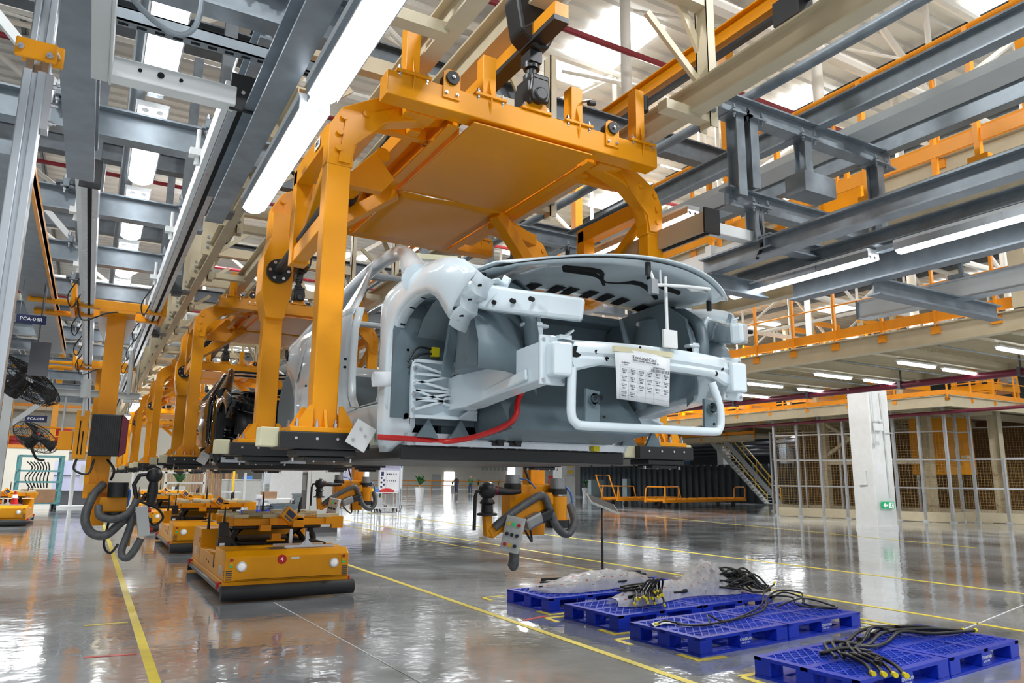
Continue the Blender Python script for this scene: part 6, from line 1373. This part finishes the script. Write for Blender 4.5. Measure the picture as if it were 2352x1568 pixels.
pp = thing('signal_post', 'steel post with wide white base plate and hanging papers left of the first manipulator', 'post', (-.55, 38.5, 0)); MB().cyl((0, 0, .1), (0, 0, 3.4), .08, 10).mk('post', 'cab_grey', pp, 40); MB().box(-.6, .7, -.4, .4, 0, .1).mk('base', 'white_paint', pp); MB().box(.25, .5, -.1, -.05, 1.0, 1.9).mk('paper', 'paper', pp)
tag(MB().box(.0, 1.6, 36.5, 37.2, .5, .58).box(.1, 1.5, 36.6, 37.1, 0, .5).mk('work_table', 'crate'), 'grey work table with papers behind the left manipulator', 'table')
wl = thing('white_cabinet', 'white shelf cabinet behind the teal rack', 'cabinet', (-.4, 41, 0)); MB().box(-1.0, .6, 0, .6, .7, 2.1).mk('case', 'board_lilac', wl); MB().box(-.98, .58, -.02, 0, 1.38, 1.42).box(-.22, -.18, -.02, 0, .7, 2.1).mk('door_gap', 'plinth', wl); MB().box(-1, .6, .05, .6, 0, .7).mk('base', 'plinth', wl)
struct(MB().box(-22, -1.0, 47, 47.3, 0, 2.75).mk('wall_left', 'wall'))
tag(MB().box(-4.75, -4.1, 46.9, 46.99, 1.1, 2.0).mk('poster', 'navy'), 'navy poster on the cream wall at the left edge', 'poster')
struct(MB().box(-30, 8, 60, 60.3, 0, 7).mk('wall_4', 'wall'))
ow = thing('walkway', 'orange railings and storage behind the cream wall at the left', 'walkway'); railing(ow, (-14, 50, 0), (0, 50, 0), 2.9, 9, 1.2, True, 'railing', .05); railing(ow, (-14, 52, 0), (0, 52, 0), 5.4, 9, 1.2, True, 'railing', .05)
MB().box(-14, 0, 49.8, 54, 2.75, 2.9).box(-14, 0, 51.8, 54, 5.2, 5.4).mk('deck', 'beige', ow)
for x in (-12, -9, -6.5, -4.2, -2): MB().box(x-.15, x+.15, 50, 50.3, 2.9, 9).mk('mast', 'orange', ow)
for i in range(6): MB().box(-8+i*1.2, -7.1+i*1.2, 51, 52, 2.9, 3.6+.3*(i % 3)).mk('stored_part', 'red' if i % 2 else 'beige', ow)
# wooden partitions and white frames behind the vehicles
wp = thing('partition', 'wood-slatted partition with white frame behind the guided vehicles', 'partition', (0, 0, 0))
for i in range(26):
    x = 3.0+.125*i; MB().box(x, x+.1, 42, 42.08, .1, 2.3).mk('slat', 'wood' if i < 14 else 'card', wp)
for x in (1.7, 3.0, 4.6, 6.35): MB().box(x-.05, x+.05, 36, 36.1, 0, 1.62).mk('frame_post', 'white_paint', wp)
MB().box(1.7, 4.6, 36, 36.1, 1.55, 1.65).box(3.0, 4.6, 36, 36.1, 1.1, 1.18).mk('frame_rail', 'white_paint', wp)
cp = thing('counter', 'pale counter with cartons near the far left wall', 'counter', (9.5, 54, 0)); MB().box(-3, 1.2, 0, .6, 0, 1.2).mk('case', 'wall_grey', cp); MB().box(-3, 1.2, -.05, .65, 1.2, 1.25).mk('top', 'white_paint', cp)
tag(MB().box(8.2, 9, 54, 54.5, 1.25, 1.65).mk('carton', 'card'), 'brown carton standing on the pale counter', 'box'); tag(MB().box(9.4, 10, 54, 54.5, 1.25, 1.5).mk('blue_bin', 'board_blue'), 'blue bin standing on the pale counter', 'bin')
for i, x in enumerate((7.2, 8.6, 11.4, 12.2)): tag(MB().box(x-.07, x+.07, 53, 53.14, 0, 3).mk('yellow_post', 'yellow'), 'yellow post near the far counter, %s' % ['first from left', 'second from left', 'third from left', 'fourth from left'][i], 'post')
wb_ = thing('partition', 'grey panelled partition left of the tall cabinet', 'partition', (9.3, 40, 0))
for i in range(3):
    for j in range(2): MB().box(-1.2+.8*i, -.44+.8*i, 0, .05, .2+.72*j, .88+.72*j).mk('panel', 'wall_grey', wb_)
MB().box(-1.25, 1.25, .05, .09, .1, 1.7).mk('frame', 'alu', wb_)
hr = thing('flip_chart', 'white sheets on a stand behind the guided vehicles', 'stand', (8.0, 38.5, 0)); MB().box(-.4, .4, 0, .04, 1.15, 1.9).mk('board', 'plinth', hr)
for x in (-.35, .02): MB().grid([[(x+.33*i/4, -.02-.02*(i % 2), z) for i in range(5)] for z in (1.9, 1.5, 1.1)]).mk('sheet', 'paper', hr, solid=.003)
MB().cyl((-.4, 0, 0), (-.4, 0, 2), .03, 6).cyl((.4, 0, 0), (.4, 0, 2), .03, 6).mk('leg', 'alu', hr)
for i, (x, y) in enumerate([(3.6, 33.5), (5.8, 36)]):
    t = thing('small_table', ['white small round table with papers behind the second vehicle', 'white small table with papers right of the wood partition'][i], 'table', (x, y, 0)); MB().cyl((0, 0, .72), (0, 0, .76), .45, 18).mk('table_top', 'white_paint', t, 40); MB().cyl((0, 0, 0), (0, 0, .72), .04, 8).rev([(0, .03), (.3, .03), (.3, 0)], n=14).mk('leg', 'white_paint', t, 40)
# signs and fans in the left aisle
for (x, y, z, s, lb, w_) in ((-.565, 7.5, 2.775, 'PCA-04R', 'navy hanging station sign reading PCA-04R', .22), (-.81, 14, 2.32, 'PCA-03R', 'navy hanging station sign reading PCA-03R', .3)):
    t = thing('station_sign', lb, 'sign', (x, y, z)); MB().box(-w_/2, w_/2, -.01, .01, -w_*.17, w_*.17).mk('panel', 'navy', t); text(s, w_*.2, TL(0, -.0125, 0) @ FY, 'white_sign', t); MB().cyl((-w_*.4, 0, w_*.17), (-w_*.4, 0, 3.36-z), .004, 6).cyl((w_*.4, 0, w_*.17), (w_*.4, 0, 3.36-z), .004, 6).mk('hanger_wire', 'galv', t)
def fan(x, y, z, Rr, label, ax, arm):
    t = thing('wall_fan', label, 'fan', (x, y, z)); q = V((0, 0, 1)).rotation_difference(V(ax).normalized()).to_matrix().to_4x4()
    g = MB(); prof = [(0.06, .12), (.3, .115), (.6, .1), (.85, .06), (1, 0), (.9, -.09), (.6, -.15), (.25, -.17)]
    for k in range(36):
        a = 2*math.pi*k/36; g.tube([(r*Rr*math.cos(a), r*Rr*math.sin(a), h*Rr*1.6) for r, h in prof], .0028*Rr/.33, 4, False)
    for r, h in ((1, 0), (.97, .01), (.75, .08), (.5, .1), (.25, .115), (.75, -.12), (.4, -.16)): g.tube([(r*Rr*math.cos(2*math.pi*k/32), r*Rr*math.sin(2*math.pi*k/32), h*Rr*1.6) for k in range(33)], .004*Rr/.33, 4, False)
    g.xf(q); g.mk('guard_cage', 'cage', t, 40)
    for k in range(3):
        a = 2*math.pi*k/3; rows = []
        for i in range(5):
            u = .15+.75*i/4; rows.append([(u*Rr*math.cos(a+d), u*Rr*math.sin(a+d), Rr*.05*(d*3)) for d in (-.25-.2*u, 0, .3+.2*u)])
        MB().grid(rows).xf(q).mk('blade', 'cloth_dark', t, 60, solid=.004)
    MB().cyl((0, 0, -.5*Rr), (0, 0, .05*Rr), .22*Rr, 14).xf(q).mk('motor', 'black', t, 40); MB().cyl((0, 0, .19*Rr), (0, 0, .21*Rr), .07*Rr, 12).xf(q).mk('badge', 'red', t, 40)
    b = q @ V((0, 0, -.4*Rr)); MB().tube(smooth_path([b, b+V(arm)*.5+V((0, 0, -.1)), b+V(arm)], 4), .02, 8).mk('fan_arm', 'black', t, 40)
fan(-.70, 9.4, 2.46, .42, 'large black caged fan at the left edge', (.55, -.35, .75), (-.5, .3, .3)); fan(-.78, 14, 2.03, .36, 'second black caged fan farther along the left aisle', (.5, -.5, .7), (.2, .3, -.25))
js = thing('jib_arm', 'pale grey steel jib arm crossing behind the left manipulator', 'steel arm'); MB().ib((-.55, 11, 2.49), (.5, 11, 2.49), .09, .07, .01).bar((-.5, 11, 2.44), (-.95, 11, 2.0), .05, .06).cyl((.36, 11, 2.5), (.36, 11, 3.1), .03, 8).box(.31, .41, 10.95, 11.05, 2.4, 2.44).mk('arm', 'cab_grey', js); MB().box(-1.0, -.9, 10.95, 11.05, 0.9, 2.6).mk('post', 'cab_grey', js)
tag(MB().box(-.55, -.4, 7.6, 7.64, 2.3, 2.6).cyl((-.5, 7.62, 2.6), (-.5, 7.62, 3.4), .006, 6).mk('display', 'plinth'), 'black display hanging below the navy sign', 'display')
sl = thing('signal_lamp', 'small signal lamp with green light on a bracket left of the manipulator', 'lamp', (-.34, 11, 1.86)); MB().cyl((0, 0, .03), (0, 0, .6), .012, 8).mk('stem', 'cab_grey', sl); MB().cyl((0, 0, 0), (0, 0, .03), .02, 10).mk('light', 'green_led', sl, 40)
# ---------------------------------------------------------------- lettering to meshes
dg = bpy.context.evaluated_depsgraph_get(); done = {}
for o in [o for o in sc.objects if o.type == 'FONT']:
    if o.data.name not in done:
        me = bpy.data.meshes.new_from_object(o.evaluated_get(dg)); done[o.data.name] = me
    n = bpy.data.objects.new('lettering', done[o.data.name]); COL.objects.link(n); n.parent = o.parent; n.matrix_local = o.matrix_local
    bpy.data.objects.remove(o)
